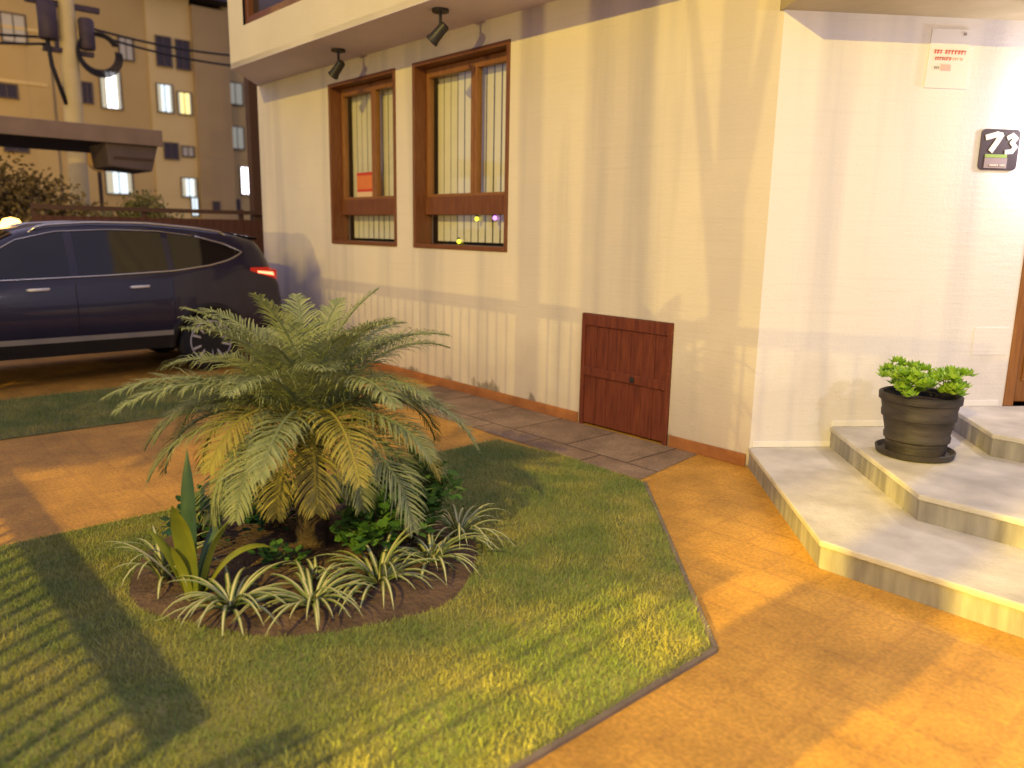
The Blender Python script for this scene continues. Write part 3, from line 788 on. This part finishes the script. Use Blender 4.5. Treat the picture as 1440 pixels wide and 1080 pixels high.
def spider(x, y, n_, L_, label, zb=.03, up=.75):
    t = thing('spider_plant', label, 'spider plant', x, y, zb, 0, 'striped spider plants round the bed edge')
    m_ = MB()
    for i in range(n_):
        az = 2.4 * i + random.uniform(-.3, .3); e0 = R(random.uniform(35, 85) * up); l_ = L_ * random.uniform(.7, 1.15); dr = R(random.uniform(80, 140))
        p = Vector((random.uniform(-.015, .015), random.uniform(-.015, .015), 0)); k = 9; rows = []
        for j in range(k + 1):
            tt = j / k; e = e0 - dr * tt ** 1.3
            d = Vector((math.cos(az) * math.cos(e), math.sin(az) * math.cos(e), math.sin(e))); sd = Vector((-math.sin(az), math.cos(az), 0)); n2 = sd.cross(d)
            w_ = .0095 * (1 - tt ** 2.2) * (.6 + .6 * min(1, tt * 3)) + .0006
            rows.append([p - sd * w_ + n2 * w_ * .4, p - sd * w_ * .45, p + sd * w_ * .45, p + sd * w_ + n2 * w_ * .4])
            p = p + d * l_ / k
            if p.z < .006: p.z = .006
        vs = [q for r in rows for q in r]
        for j in range(k):
            a = 4 * j
            m_.add(vs, [], 0) if False else None
        o = len(m_.v); m_.v += [tuple(q) for q in vs]
        for j in range(k):
            for c in range(3):
                a = o + 4 * j + c; m_.f.append((a, a + 1, a + 5, a + 4)); m_.m.append(1 if c == 1 else 0)
    m_.build('leaves', [M['spg'], M['spw']], t, smooth=True, norm=False)
spider(-.22, -3.72, 34, .36, 'spider plant arching over the soil at the bed front, left of centre')
spider(-.02, -3.44, 36, .36, 'yellowish spider plant at the very front of the bed')
spider(-.02, -3.10, 38, .40, 'upright spider plant at the front right of the bed', up=.9)
spider(-.06, -2.78, 30, .36, 'spider plant with arching leaves near the bed right edge')
spider(-.20, -2.50, 32, .40, 'pale spider plant at the right end of the bed', up=.9)
spider(-.70, -3.84, 22, .36, 'sparse spider plant at the left end of the bed', up=1)
spider(-.24, -3.32, 9, .20, 'tiny upright spider plant before the palm trunk', up=1.05)

cn = thing('broad_leaved_plant', 'tall upright plant with broad strap leaves at the bed left side', 'plant', -.46, -3.80, .03)
def strap(az, e0, L_, w0, dr, mt, ox=0, oy=0):
    k = 14; p = Vector((ox, oy, 0)); rows = []
    for j in range(k + 1):
        tt = j / k; e = e0 - dr * tt ** 2
        d = Vector((math.cos(az) * math.cos(e), math.sin(az) * math.cos(e), math.sin(e))); sd = Vector((-math.sin(az), math.cos(az), 0)); n2 = sd.cross(d)
        w_ = w0 * (.35 + .65 * math.sin(math.pi * min(1, .12 + tt * .80))) * (1 if tt < .7 else max(.04, 1 - ((tt - .7) / .3) ** 2))
        rows += [p - sd * w_ + n2 * w_ * .35, p, p + sd * w_ + n2 * w_ * .35]; p = p + d * L_ / k
    m_ = MB(); m_.v = [tuple(q) for q in rows]
    for j in range(k):
        for c in range(2): a = 3 * j + c; m_.f.append((a, a + 1, a + 4, a + 3)); m_.m.append(0)
    m_.build('leaf', M[mt], cn, smooth=True, norm=False)
strap(R(150), R(86), .66, .032, R(18), 'cannad')
strap(R(-40), R(84), .52, .044, R(40), 'canna', .02)
strap(R(40), R(78), .50, .038, R(60), 'canna', .03, .02)
strap(R(70), R(62), .44, .036, R(120), 'canna', .03, .03)
strap(R(215), R(70), .36, .030, R(50), 'canna', -.02)
strap(R(120), R(72), .38, .034, R(50), 'cannad', .0, .03)
strap(R(250), R(58), .36, .014, R(30), 'spw', -.03)
strap(R(300), R(78), .30, .030, R(30), 'canna', .0)

gl_ = thing('garden_light', 'small amber garden light on a stake behind the palm', 'garden light', -5.05, -1.25, .01)
MB().tube([(0, 0, -.02), (0, 0, .06)], .01, 8).build('stake', M['black'], gl_)
MB().lathe([(0, .06), (.03, .062), (.035, .10), (.0, .115)], 12).build('lens', M['amberdim'], gl_, smooth=True)

# ------------------------------------------------------------------ the parked car
car = thing('parked_car', 'dark blue crossover with lit tail lamp parked tail to the wall', 'car', -6.93, -2.90, 0)
def interp(tab, x):
    return float(np.interp(x, [p[0] for p in tab], [p[1] for p in tab]))
TOP = [(-2.34, .62), (-2.28, .82), (-2.1, .93), (-1.7, 1.02), (-1.2, 1.10), (-.62, 1.47), (-.42, 1.57), (-.15, 1.635), (.25, 1.665), (.8, 1.665), (1.3, 1.625), (1.75, 1.565), (2.0, 1.51), (2.08, 1.42), (2.18, 1.22), (2.26, 1.06), (2.30, .92), (2.32, .70), (2.33, .5)]
BELT = [(-2.34, .55), (-2.1, .82), (-1.7, .93), (-1.2, 1.0), (-.6, 1.05), (.3, 1.085), (1.0, 1.12), (1.4, 1.17), (1.8, 1.20), (2.1, 1.16), (2.26, .95), (2.33, .45)]
PLAN = [(-2.34, .66), (-2.25, .80), (-2.1, .89), (-1.8, .96), (-1.3, 1.0), (1.2, 1.0), (1.7, .985), (2.0, .955), (2.2, .90), (2.30, .84), (2.33, .80)]
RW, FW = 1.345, -1.315
AR = .395
def zlow(y):
    z = .30 + (.06 if y > 1.8 else 0)
    for c in (RW, FW):
        d = abs(y - c)
        if d < AR: z = max(z, .33 + math.sqrt(AR * AR - d * d))
    return z
def widths(y):
    return .93 * interp(PLAN, y)
def top_edge(y):
    z = interp(TOP, y); b = interp(BELT, y); return max(z - .06, b + .002)
def side_x(y, z):
    w_ = widths(y); b = interp(BELT, y); zt = top_edge(y)
    lo = [(.28, .92), (.45, .975), (.62, 1.0), (.80, 1.0), (.95, .99)]
    if z <= b:
        tb = [(q, w_ * k) for q, k in lo if q < b - .03] + [(b, w_ * .965)]
        return interp(tb, z)
    hgt = min(1, max(0, (interp(TOP, y) - b) / .5))
    wr = w_ * (.93 - .23 * hgt)
    t = (z - b) / max(zt - b, 1e-3); return w_ * .965 + (wr - w_ * .965) * min(1, t)
ys = sorted(set([round(v, 3) for v in list(np.linspace(-2.34, 2.33, 110))] + [round(c + AR * math.cos(q), 3) for c in (RW, FW) for q in np.linspace(0, math.pi, 26)]))
rows = []
for y in ys:
    zl = zlow(y); b = max(interp(BELT, y), zl + .04); zt = max(top_edge(y), b + .002); zc = max(interp(TOP, y), zt + .002)
    half = [(0, zl), (side_x(y, zl) * .97, zl)]
    for t in (.06, .25, .5, .75, .92, 1.0): z = zl + (b - zl) * t; half.append((side_x(y, z), z))
    for t in (.05, .35, .7, 1.0): z = b + (zt - b) * t; half.append((side_x(y, z), z))
    xr = side_x(y, zt); half += [(xr * .93, zt + (zc - zt) * .55), (xr * .6, zt + (zc - zt) * .9), (0, zc)]
    rows.append(half + [(-x, z) for x, z in half[-2:0:-1]])
n_ = len(rows[0]); cb = MB()
cb.v = [(x, y, z) for y, r in zip(ys, rows) for x, z in r]
for i in range(len(ys) - 1):
    for j in range(n_): cb.f.append((i * n_ + j, i * n_ + (j + 1) % n_, (i + 1) * n_ + (j + 1) % n_, (i + 1) * n_ + j))
cb.f += [tuple(range(n_))[::-1], tuple(range((len(ys) - 1) * n_, len(ys) * n_))]; cb.m = [0] * len(cb.f)
body = cb.build('body', M['carpaint'], car, smooth='auto')
def patch(ya, yb, zlo, zhi, sgn, off_, ny=22, nz=6):
    m_ = MB(); vs = []
    for i in range(ny + 1):
        y = ya + (yb - ya) * i / ny; a, b = zlo(y), max(zhi(y), zlo(y) + .002)
        for k in range(nz + 1):
            z = a + (b - a) * k / nz; vs.append((sgn * (side_x(y, z) + off_), y, z))
    fs = [(i * (nz + 1) + k, i * (nz + 1) + k + 1, (i + 1) * (nz + 1) + k + 1, (i + 1) * (nz + 1) + k) for i in range(ny) for k in range(nz)]
    return m_.add(vs, fs)
WLO = [(-1.0, 1.085), (.3, 1.125), (1.0, 1.16), (1.4, 1.215), (1.62, 1.27), (1.78, 1.34)]
WHI = [(-1.0, 1.10), (-.72, 1.30), (-.45, 1.46), (-.1, 1.545), (.4, 1.57), (.9, 1.56), (1.3, 1.51), (1.6, 1.43), (1.78, 1.345)]
lo_ = lambda y: interp(WLO, y); hi_ = lambda y: interp(WHI, y)
for sgn in (1, -1):
    for ya, yb in ((-.98, -.03), (.05, .93), (1.0, 1.77)):
        patch(ya, yb, lo_, hi_, sgn, .004).build('side_window', M['carglass'], car, smooth=True)
    pts = [(sgn * (side_x(y, lo_(y) - .012) + .006), y, lo_(y) - .012) for y in np.linspace(-1.0, 1.74, 40)]
    pts += [(sgn * (side_x(1.80, 1.345) + .006), 1.80, 1.345)]
    pts += [(sgn * (side_x(y, hi_(y) + .012) + .006), y, hi_(y) + .012) for y in np.linspace(1.74, 1.3, 8)]
    MB().tube(pts, .010, 6).build('chrome_trim', M['chrome'], car, smooth=True)
    pts = [(sgn * (side_x(y, hi_(y) + .014) + .004), y, hi_(y) + .014) for y in np.linspace(-.9, 1.28, 30)]
    MB().tube(pts, .006, 6).build('window_trim', M['chrome'], car, smooth=True)
    pts = [(sgn * (side_x(y, top_edge(y)) * .95), y, top_edge(y) + .05 + (-.045 if y < -.28 or y > 1.62 else .0)) for y in np.linspace(-.33, 1.68, 24)]
    MB().tube(pts, .014, 6).build('roof_rail', M['chrome'], car, smooth=True)
    m_ = patch(-.90, .93, lambda y: .45, lambda y: .505, sgn, .018, 20, 2)
    m_.build('sill_trim', M['silver'], car, smooth=True)
    m_ = patch(-.90, .94, lambda y: .305, lambda y: .452, sgn, .012, 20, 3)
    m_.build('sill_cladding', M['plastic'], car, smooth=True)
    for c in (RW, FW):
        vs = []; n2 = 28
        for j in range(n2 + 1):
            q = math.pi * (-.02 + 1.04 * j / n2)
            for rr, o_ in ((AR - .012, -.02), (AR - .008, .016), (AR + .055, .012), (AR + .06, -.004)):
                y = c + rr * math.cos(q); z = .33 + rr * math.sin(q); vs.append((sgn * (side_x(max(-2.3, min(2.3, y)), max(.32, z)) + o_), y, z))
        MB().add(vs, [(j * 4 + k, j * 4 + k + 1, j * 4 + k + 5, j * 4 + k + 4) for j in range(n2) for k in range(3)]).build('arch_trim', M['plastic'], car, smooth=True)
        wh = MB(); cc = (sgn * .80, c, .345)
        wh.lathe([(.225, -.11), (.30, -.115), (.335, -.09), (.345, -.05), (.345, .05), (.335, .09), (.30, .115), (.225, .11)], 40, cc, 'x')
        who = wh.build('wheel', M['tyre'], car, smooth='auto')
        rm_ = MB(); rm_.lathe([(.0, .02 * sgn), (.215, .02 * sgn), (.228, .09 * sgn), (.238, .112 * sgn), (.226, .114 * sgn), (.205, .06 * sgn)], 40, cc, 'x')
        rm_.lathe([(.0, .02 * sgn), (.05, .021 * sgn), (.05, .095 * sgn), (.0, .10 * sgn)], 16, cc, 'x')
        for j in range(10):
            q = 2 * math.pi * (j // 2) / 5 + (.17 if j % 2 else -.17); q2 = 2 * math.pi * (j // 2) / 5 + (.26 if j % 2 else -.26)
            pa = Vector((cc[0] + sgn * .088, cc[1] + .04 * math.cos(q), cc[2] + .04 * math.sin(q))); pb = Vector((cc[0] + sgn * .098, cc[1] + .22 * math.cos(q2), cc[2] + .22 * math.sin(q2)))
            rm_.tube([pa, pb], [.018, .022], 6)
        rm_.build('rim', M['alloy'], who, smooth='auto')
    # door handles, their white colour stands in for a bright reflection
    for y in (.62, -.33):
        x = side_x(y, .985); MB().tube([(sgn * (x - .004), y - .10, .985), (sgn * (x + .028), y - .085, .988), (sgn * (x + .028), y + .075, .992), (sgn * (x - .004), y + .09, .995)], [.012, .015, .015, .012], 8).build('door_handle', M['white'], car, smooth=True)
    # mirror
    MB().lathe([(0, -.10), (.055, -.085), (.075, 0), (.06, .07), (0, .085)], 14, (sgn * 1.02, -.78, 1.14), 'x').build('side_mirror', M['carpaint'], car, smooth=True)
    # door shut lines
    for y in (-.95, .0, .96):
        pts = [(sgn * (side_x(y, z) + .001), y, z) for z in np.linspace(.50, 1.05, 12)]
        MB().tube(pts, .003, 4).build('door_seam', M['plastic'], car)
    # tail lamp wraps the corner
    m_ = patch(1.86, 2.285, lambda y: interp([(1.86, 1.13), (2.285, 1.0)], y), lambda y: interp([(1.86, 1.17), (2.1, 1.17), (2.285, 1.12)], y), sgn, .008, 14, 5)
    tl = m_.build('tail_light', M['tail'], car, smooth=True)
    patch(1.95, 2.20, lambda y: interp([(1.95, 1.108), (2.2, 1.065)], y), lambda y: interp([(1.95, 1.13), (2.2, 1.105)], y), sgn, .012, 8, 2).build('lit_bar', M['tailon'], tl, smooth=True)
    MB().lathe([(0, -.09), (.10, -.06), (.12, 0), (.09, .06), (0, .08)], 14, (sgn * .62, -2.17, .74), 'y').build('headlight', M['headl'], car, smooth=True)
bm_ = MB()
for y0, y1, z0, z1 in ((1.80, 2.34, .34, .50),):
    vs = []; n2 = 24
    for j in range(n2 + 1):
        x = -.82 + 1.64 * j / n2; y = 2.36 - .28 * abs(x / .82) ** 4
        vs += [(x, y - .25, z0), (x, y, z0 + .02), (x, y + .012, z0 + .09), (x, y, z1), (x, y - .06, z1 + .015)]
    bm_.add(vs, [(j * 5 + k, j * 5 + k + 1, j * 5 + k + 6, j * 5 + k + 5) for j in range(n2) for k in range(4)])
bm_.build('bumper', M['plastic'], car, smooth=True)
sp_ = MB(); vs = []
for j in range(17):
    x = -.62 + 1.24 * j / 16; b_ = .03 * (x / .62) ** 2
    vs += [(x, 1.80, 1.575 - b_), (x, 2.10 - b_, 1.535 - b_), (x, 2.10 - b_, 1.515 - b_), (x, 1.85, 1.53 - b_)]
sp_.add(vs, [(j * 4 + k, j * 4 + (k + 1) % 4, (j + 1) * 4 + (k + 1) % 4, (j + 1) * 4 + k) for j in range(16) for k in range(4)])
sp_.build('spoiler', M['carpaint'], car, smooth='auto')
ws = MB(); vs = []
for i, y in enumerate(np.linspace(-1.12, -.46, 9)):
    for j in range(13):
        u = -1 + 2 * j / 12; x = side_x(y, top_edge(y)) * .92 * u; z = interp(TOP, y) - .02 * abs(u) ** 3 + .006
        vs.append((x, y, z))
ws.add(vs, [(i * 13 + j, i * 13 + j + 1, (i + 1) * 13 + j + 1, (i + 1) * 13 + j) for i in range(8) for j in range(12)])
ws.build('windscreen', M['carglass'], car, smooth=True)

# ------------------------------------------------------------------ beyond the car
fe = thing('boundary_fence', 'dark red board fence with a top rail behind the car', 'fence', -9.3, 0, 0)
fb = MB(); y = -2.6
while y < 3.4: fb.box(-.02, .02, y, y + .115, -.1, 1.74); y += .12
fb.build('boards', M['fencew'], fe)
MB().box(-.03, .03, -2.6, 3.4, 1.82, 1.88).build('rail', M['rail'], fe)
for y in (-2.6, -1.2, .25, 1.8, 3.3): MB().box(-.085, -.025, y, y + .06, -.1, 1.90).build('post', M['rail'], fe)
pp = thing('steel_post', 'dark steel post rising beside the end of the house', 'post', -9.42, .57, -.1)
MB().box(-.075, .075, -.085, .085, 0, 4.6).build('shaft', M['rail'], pp, bevel=.01)
MB().box(-.12, .12, -.13, .13, 0, .03).build('base_plate', M['rail'], pp)

bl = thing('globe_lamp', 'glowing amber globe lamp on a short post behind the car', 'garden lamp', -8.45, -3.0, 0)
MB().tube([(0, 0, -.1), (0, 0, 1.47)], .03, 10).build('post', M['black'], bl)
MB().lathe([(0, 1.46), (.08, 1.475), (.13, 1.55), (.13, 1.60), (.08, 1.68), (0, 1.70)], 18).build('globe', M['amber'], bl, smooth=True)

def crown(t, n_, blobs, ls, mt):
    m_ = MB(); rv = []
    for i in range(n_):
        b = random.choice(blobs); c0 = Vector(b[0]); r = b[1]
        v = Vector((random.gauss(0, 1), random.gauss(0, 1), random.gauss(0, 1))).normalized() * (random.random() ** .4) * r * random.uniform(.7, 1.15)
        c = c0 + v; d = Vector((random.gauss(0, 1), random.gauss(0, 1), random.gauss(0, .8) - .2)).normalized(); s_ = ls * random.uniform(.6, 1.3)
        sd = d.cross(Vector((random.gauss(0, 1), random.gauss(0, 1), random.gauss(0, 1)))).normalized()
        m_.add([c, c + d * s_ * .5 + sd * s_ * .28, c + d * s_, c + d * s_ * .5 - sd * s_ * .28], [(0, 1, 2, 3)]); rv.append(random.random())
    o = m_.build('crown', M[mt], t, norm=False); set_rnd(o, rv)
def tree(name, x, y, h, blobs, n_, ls, mt, label, cat):
    t = thing(name, label, cat, x, y, -.1)
    crown(t, n_, blobs, ls, mt)
    tm = MB(); tm.tube([(0, 0, 0), (.04, .02, h * .5), (0, 0, h)], [.12, .09, .05], 8)
    for b in blobs: tm.tube([(0, 0, h * .45), tuple(Vector(b[0]) * .6 + Vector((0, 0, h * .2))), b[0]], [.06, .035, .015], 6)
    tm.build('trunk', M['bark'], t, smooth=True)
tree('garden_tree', -13.4, -2.15, 1.9, [((0, -.2, 2.1), .8), ((-.3, .5, 1.95), .75), ((.2, -.9, 2.2), .85), ((.1, .2, 1.5), .9), ((.3, 1.1, 1.5), .7), ((0, -1.6, 2.1), .95), ((.3, 1.5, 1.3), .6), ((.2, -1, 1.3), .9)], 17000, .10, 'crownb', 'brownish tree under the carport roof behind the car', 'tree')
tree('bush', -11.4, -.75, 1.3, [((0, 0, 1.55), .55), ((.1, .55, 1.5), .5), ((0, -.6, 1.4), .5), ((.1, .95, 1.3), .5), ((-.1, .25, 1.9), .42), ((0, .2, 1.1), .65)], 9000, .08, 'crown', 'dark olive bush behind the fence by the car roof', 'bush')
tree('hedge_bush', -10.6, -3.4, 1.2, [((0, 0, 1.2), .7), ((0, .8, 1.2), .65), ((0, 1.6, 1.15), .6), ((0, -.8, 1.2), .7)], 4500, .08, 'crownb', 'low dark bush at the left edge beyond the car bonnet', 'bush')

cp = thing('carport', 'flat carport roof slab seen edge on beyond the trees', 'carport', -13.0, 0, -.1)
def sl(z0, z1, xa, xb, mtl, nm):
    o = MB().box(xa, xb, -9, .37, z0 + .1, z1 + .1).build(nm, mtl, cp, bevel=.01)
    return o
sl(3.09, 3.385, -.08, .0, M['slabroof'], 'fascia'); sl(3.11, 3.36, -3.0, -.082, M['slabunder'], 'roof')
for y in (-8.5, -3.6): MB().box(-.3, -.16, y, y + .14, 0, 3.209).build('post', M['rail'], cp)
hb = thing('hanging_canopy', 'dark sagging canvas box hung under the end of the carport', 'awning', -13.2, 0, 2.62)
hm = MB(); pr = [(-.57, .05), (.17, .0), (.32, .55), (-.62, .50)]
hm.add([(x, y, z) for x in (-1.0, .12) for y, z in pr], [(0, 1, 2, 3), (7, 6, 5, 4), (0, 4, 5, 1), (1, 5, 6, 2), (2, 6, 7, 3), (3, 7, 4, 0)])
hm.build('canvas', M['hang'], hb, bevel=.03)
MB().box(.125, .14, -.5, .2, .20, .24).build('seam_bar', M['rail'], hb)

rs = thing('round_sign', 'round orange sign on a brown post beyond the carport', 'road sign', -18, .53, -.1)
MB().tube([(-.05, 0, 0), (-.05, 0, 3.3)], .045, 8).build('post', M['rail'], rs)
MB().lathe([(0, .0), (.27, .0), (.28, .015), (.27, .03), (0, .03)], 30, (0, 0, 3.22), 'x').build('disc', M['roadsign'], rs, smooth='auto')

up_ = thing('utility_pole', 'pale concrete utility pole with dark transformers and cables', 'utility pole', -18, .04, -.1)
MB().tube([(0, 0, 0), (0, .03, 4), (0, .10, 9.5)], [.22, .20, .15], 14).build('pole', M['conc'], up_, smooth='auto')
for y, z, r_c, h_c in ((-.36, 5.75, .20, .75), (.42, 5.65, .17, .62), (-.30, 6.7, .25, .5)):
    MB().lathe([(0, z), (r_c * .9, z + .01), (r_c, z + .05), (r_c, z + h_c), (r_c * .8, z + h_c + .06), (0, z + h_c + .08)], 18, (.1, y, 0)).build('transformer', M['trafo'], up_, smooth='auto')
MB().box(-.06, .06, -.75, .75, 6.5, 6.62).build('crossarm', M['trafo'], up_)
MB().box(-.04, .10, -.5, .55, 5.52, 5.62).build('crossarm', M['trafo'], up_)
cb_ = MB()
for k in range(4):
    r_c = .43 + .03 * k - .04; cy, cz = .62 + .01 * k, 5.62 - .015 * k
    cb_.tube([(.14 + .012 * k, cy + r_c * math.cos(q), cz + r_c * 1.0 * math.sin(q)) for q in np.linspace(.5, 2 * math.pi + .2, 40)], .022, 6)
cb_.build('cable_coil', M['cable'], up_, smooth=True)
MB().tube([(.1, -.45, 6.3), (.12, -.35, 5.2), (.1, -.12, 4.4)], .05, 6).build('drop_cable', M['cable'], up_, smooth=True)
for k, (pa, pb, sag) in enumerate((((-18, .45, 6.08), (-18.5, 6.2, 6.35), .22), ((-18, .42, 5.98), (-18.5, 6.2, 6.05), .25), ((-18, -.3, 5.72), (-18.3, -9, 5.9), .3), ((-18, -.3, 5.58), (-18.3, -9, 5.62), .35))):
    t = thing('overhead_cable', ['upper black cable from the pole to the house side', 'lower black cable from the pole to the house side', 'upper black cable leaving the pole at the left edge', 'lower black cable leaving the pole at the left edge'][k], 'cable', *pa)
    a = Vector(pa); b = Vector(pb) - a
    pts = [b * q - Vector((0, 0, sag * 4 * q * (1 - q))) for q in np.linspace(0, 1, 20)]
    MB().tube(pts, .028, 6).build('wire', M['cable'], t, smooth=True)

# apartment block across the side street
AX = -45.0
ap = thing('apartment_block', 'tan five storey apartment block with a few lit windows', 'apartment building', AX, 0, -.1)
def bay(y0, y1, proud, z1, mtl): MB().box(-9, proud, y0, y1, 0, z1 + .1).build('wall', M[mtl], ap)
bay(-32, 5.6, .0, 14.6, 'facade'); bay(5.601, 10.55, -.25, 14.6, 'facade'); bay(10.551, 12.95, -.12, 14.3, 'facadel'); bay(12.951, 15.0, .25, 13.9, 'facaded'); bay(15.001, 34, -.5, 14.5, 'facade')
MB().box(-9.4, .75, 9.6, 15.3, 14.0 + .4, 14.75).build('eave', M['roofd'], ap)
bands = MB()
for z in (3.35, 6.0, 8.6, 11.2): bands.box(-.001, .06, -31.9, 5.4, z + .02, z + .16)
bands.build('floor_band', M['facadel'], ap)
def awin(y0, y1, z0, z1, mk, px):
    f = MB(); t = .07
    f.box(px + .01, px + .09, y0 - t, y1 + t, z1, z1 + t).box(px + .01, px + .11, y0 - t, y1 + t, z0 - t, z0).box(px + .01, px + .09, y0 - t, y0, z0, z1).box(px + .01, px + .09, y1, y1 + t, z0, z1)
    f.box(px + .01, px + .07, (y0 + y1) / 2 - .025, (y0 + y1) / 2 + .025, z0, z1)
    fo = f.build('window', M['winframe'], ap)
    MB().box(px + .015, px + .045, y0, y1, z0, z1).build('pane', M[mk], fo)
    if mk in ('winw', 'winc', 'winy') and y1 - y0 > .6:
        c_ = MB(); w2 = (y1 - y0) * random.uniform(.16, .3)
        c_.box(px + .046, px + .052, y0 + .005, y0 + w2, z0 + .01, z1 - .01).box(px + .046, px + .052, y1 - w2 * .6, y1 - .005, z0 + .01, z1 - .01)
        c_.build('curtain', M['litcurtain'], fo)
D_ = .1
W_ = [(8.0, 8.95, 7.85, 9.72, 'winw', -.25), (10.9, 11.68, 7.95, 9.4, 'winc', -.12), (12.02, 12.72, 7.95, 9.1, 'winy', -.12),
      (11.02, 11.75, 10.45, 11.95, 'windark', -.12), (12.1, 12.78, 10.42, 11.92, 'windark', -.12), (11.1, 11.8, 5.4, 6.22, 'windark', -.12), (12.1, 12.7, 5.6, 6.1, 'winblind', -.12),
      (11.95, 12.75, 3.3, 4.3, 'winc', -.12), (12.45, 12.78, 2.2, 3.2, 'winc', -.12),
      (15.15, 16.0, 8.9, 10.1, 'wing', -.5), (15.2, 15.95, 6.3, 7.55, 'wing', -.5), (15.7, 16.25, 3.6, 5.2, 'winw', -.5), (16.45, 16.95, 3.9, 5.1, 'winw', -.5), (15.1, 15.5, 2.6, 3.2, 'windark', -.5),
      (7.9, 9.2, 3.3, 4.45, 'winc', -.25), (7.1, 7.5, 8.0, 9.0, 'windark', -.25), (9.1, 9.75, 10.5, 11.6, 'winblind', -.25), (6.0, 6.9, 10.5, 11.9, 'windark', -.25),
      (3.1, 3.95, 7.8, 8.4, 'windark', 0), (1.2, 2.3, 7.8, 9.2, 'windark', 0), (1.2, 2.3, 10.5, 11.9, 'windark', 0), (3.6, 4.6, 10.5, 11.8, 'winblind', 0), (3.2, 4.2, 5.2, 6.6, 'windark', 0), (6.2, 7.0, 5.4, 6.5, 'winblind', -.25), (13.6, 13.9, 2.5, 3.0, 'windark', .25)]
for y0, y1, z0, z1, mk, px in W_: awin(y0, y1, z0 + D_, z1 + D_, mk, px)

# ------------------------------------------------------------------ the street front behind the camera: it throws the shadows
def fence_run(x0, x1, h, label):
    t = thing('picket_fence', label, 'fence', x0, -5.62, 0, 0, 'steel fence along the front')
    n_ = int((x1 - x0) / .115); m_ = MB()
    for i in range(n_ + 1):
        x = (x1 - x0) * i / n_; m_.box(x - .011, x + .011, -.011, .011, 0, h)
    m_.build('pickets', M['black'], t)
    MB().box(0, x1 - x0, -.025, -.0115, h * .42, h * .42 + .05).build('rail', M['black'], t)
    MB().box(0, x1 - x0, -.025, -.0115, .08, .13).build('rail', M['black'], t)
    MB().box(-.03, x1 - x0 + .03, -.035, .035, h + .001, h + .06).build('top_rail', M['black'], t)
    MB().box(-.03, x1 - x0 + .03, -.03, -.012, h - .045, h - .002).build('shadow_strip', M['black'], t)  # extra strip added only to widen the shadow of the top rail
fence_run(-5.7, 1.12, 1.31, 'black steel picket fence behind the photographer, left of the gate')
gp = thing('gate_pillar', 'square rendered gate pillar beside the open gate', 'pillar', 1.57, -5.62, 0)
MB().box(-.22, .22, -.2, .2, 0, 1.3).build('shaft', M['brick'], gp, bevel=.01)
MB().box(-.25, .25, -.23, .23, 1.301, 1.35).build('cap', M['brick'], gp, bevel=.01)
for x, w_, lb in ((-.24, .22, 'thick timber pole on the pavement before the house'), (-.84, .095, 'slim steel pole on the pavement before the house'), (1.585, .125, 'unseen round pole added to cast the shadow band on the path')):  # the pole before the gate is added to throw a band on the path
    t = thing('street_pole', lb, 'pole', x, -12.0 if x < 1 else -9.0, -.12, 0)
    MB().tube([(0, 0, 0), (0.02, 0, 1.5), (-.02, 0, 7.5 if x < 1 else 3.2)], [w_, w_ * .96, w_ * .85], 14).build('shaft', M['bark'], t, smooth='auto')
    MB().lathe([(w_ + .05, 0), (w_ + .04, .12), (w_, .125)], 14).build('collar', M['conc'], t)
tree('blocker_tree', .15, -8.06, 3.9, [((0, 0, 4.2), .62), ((-.45, .2, 4.0), .5), ((.4, -.2, 4.5), .45), ((-.1, .1, 4.7), .45), ((.1, .3, 3.9), .4)], 9000, .13, 'crown', 'added unseen tree whose high round crown shades the car side', 'tree')  # added out of view: the crown keeps the tall lamp off car and grass strip
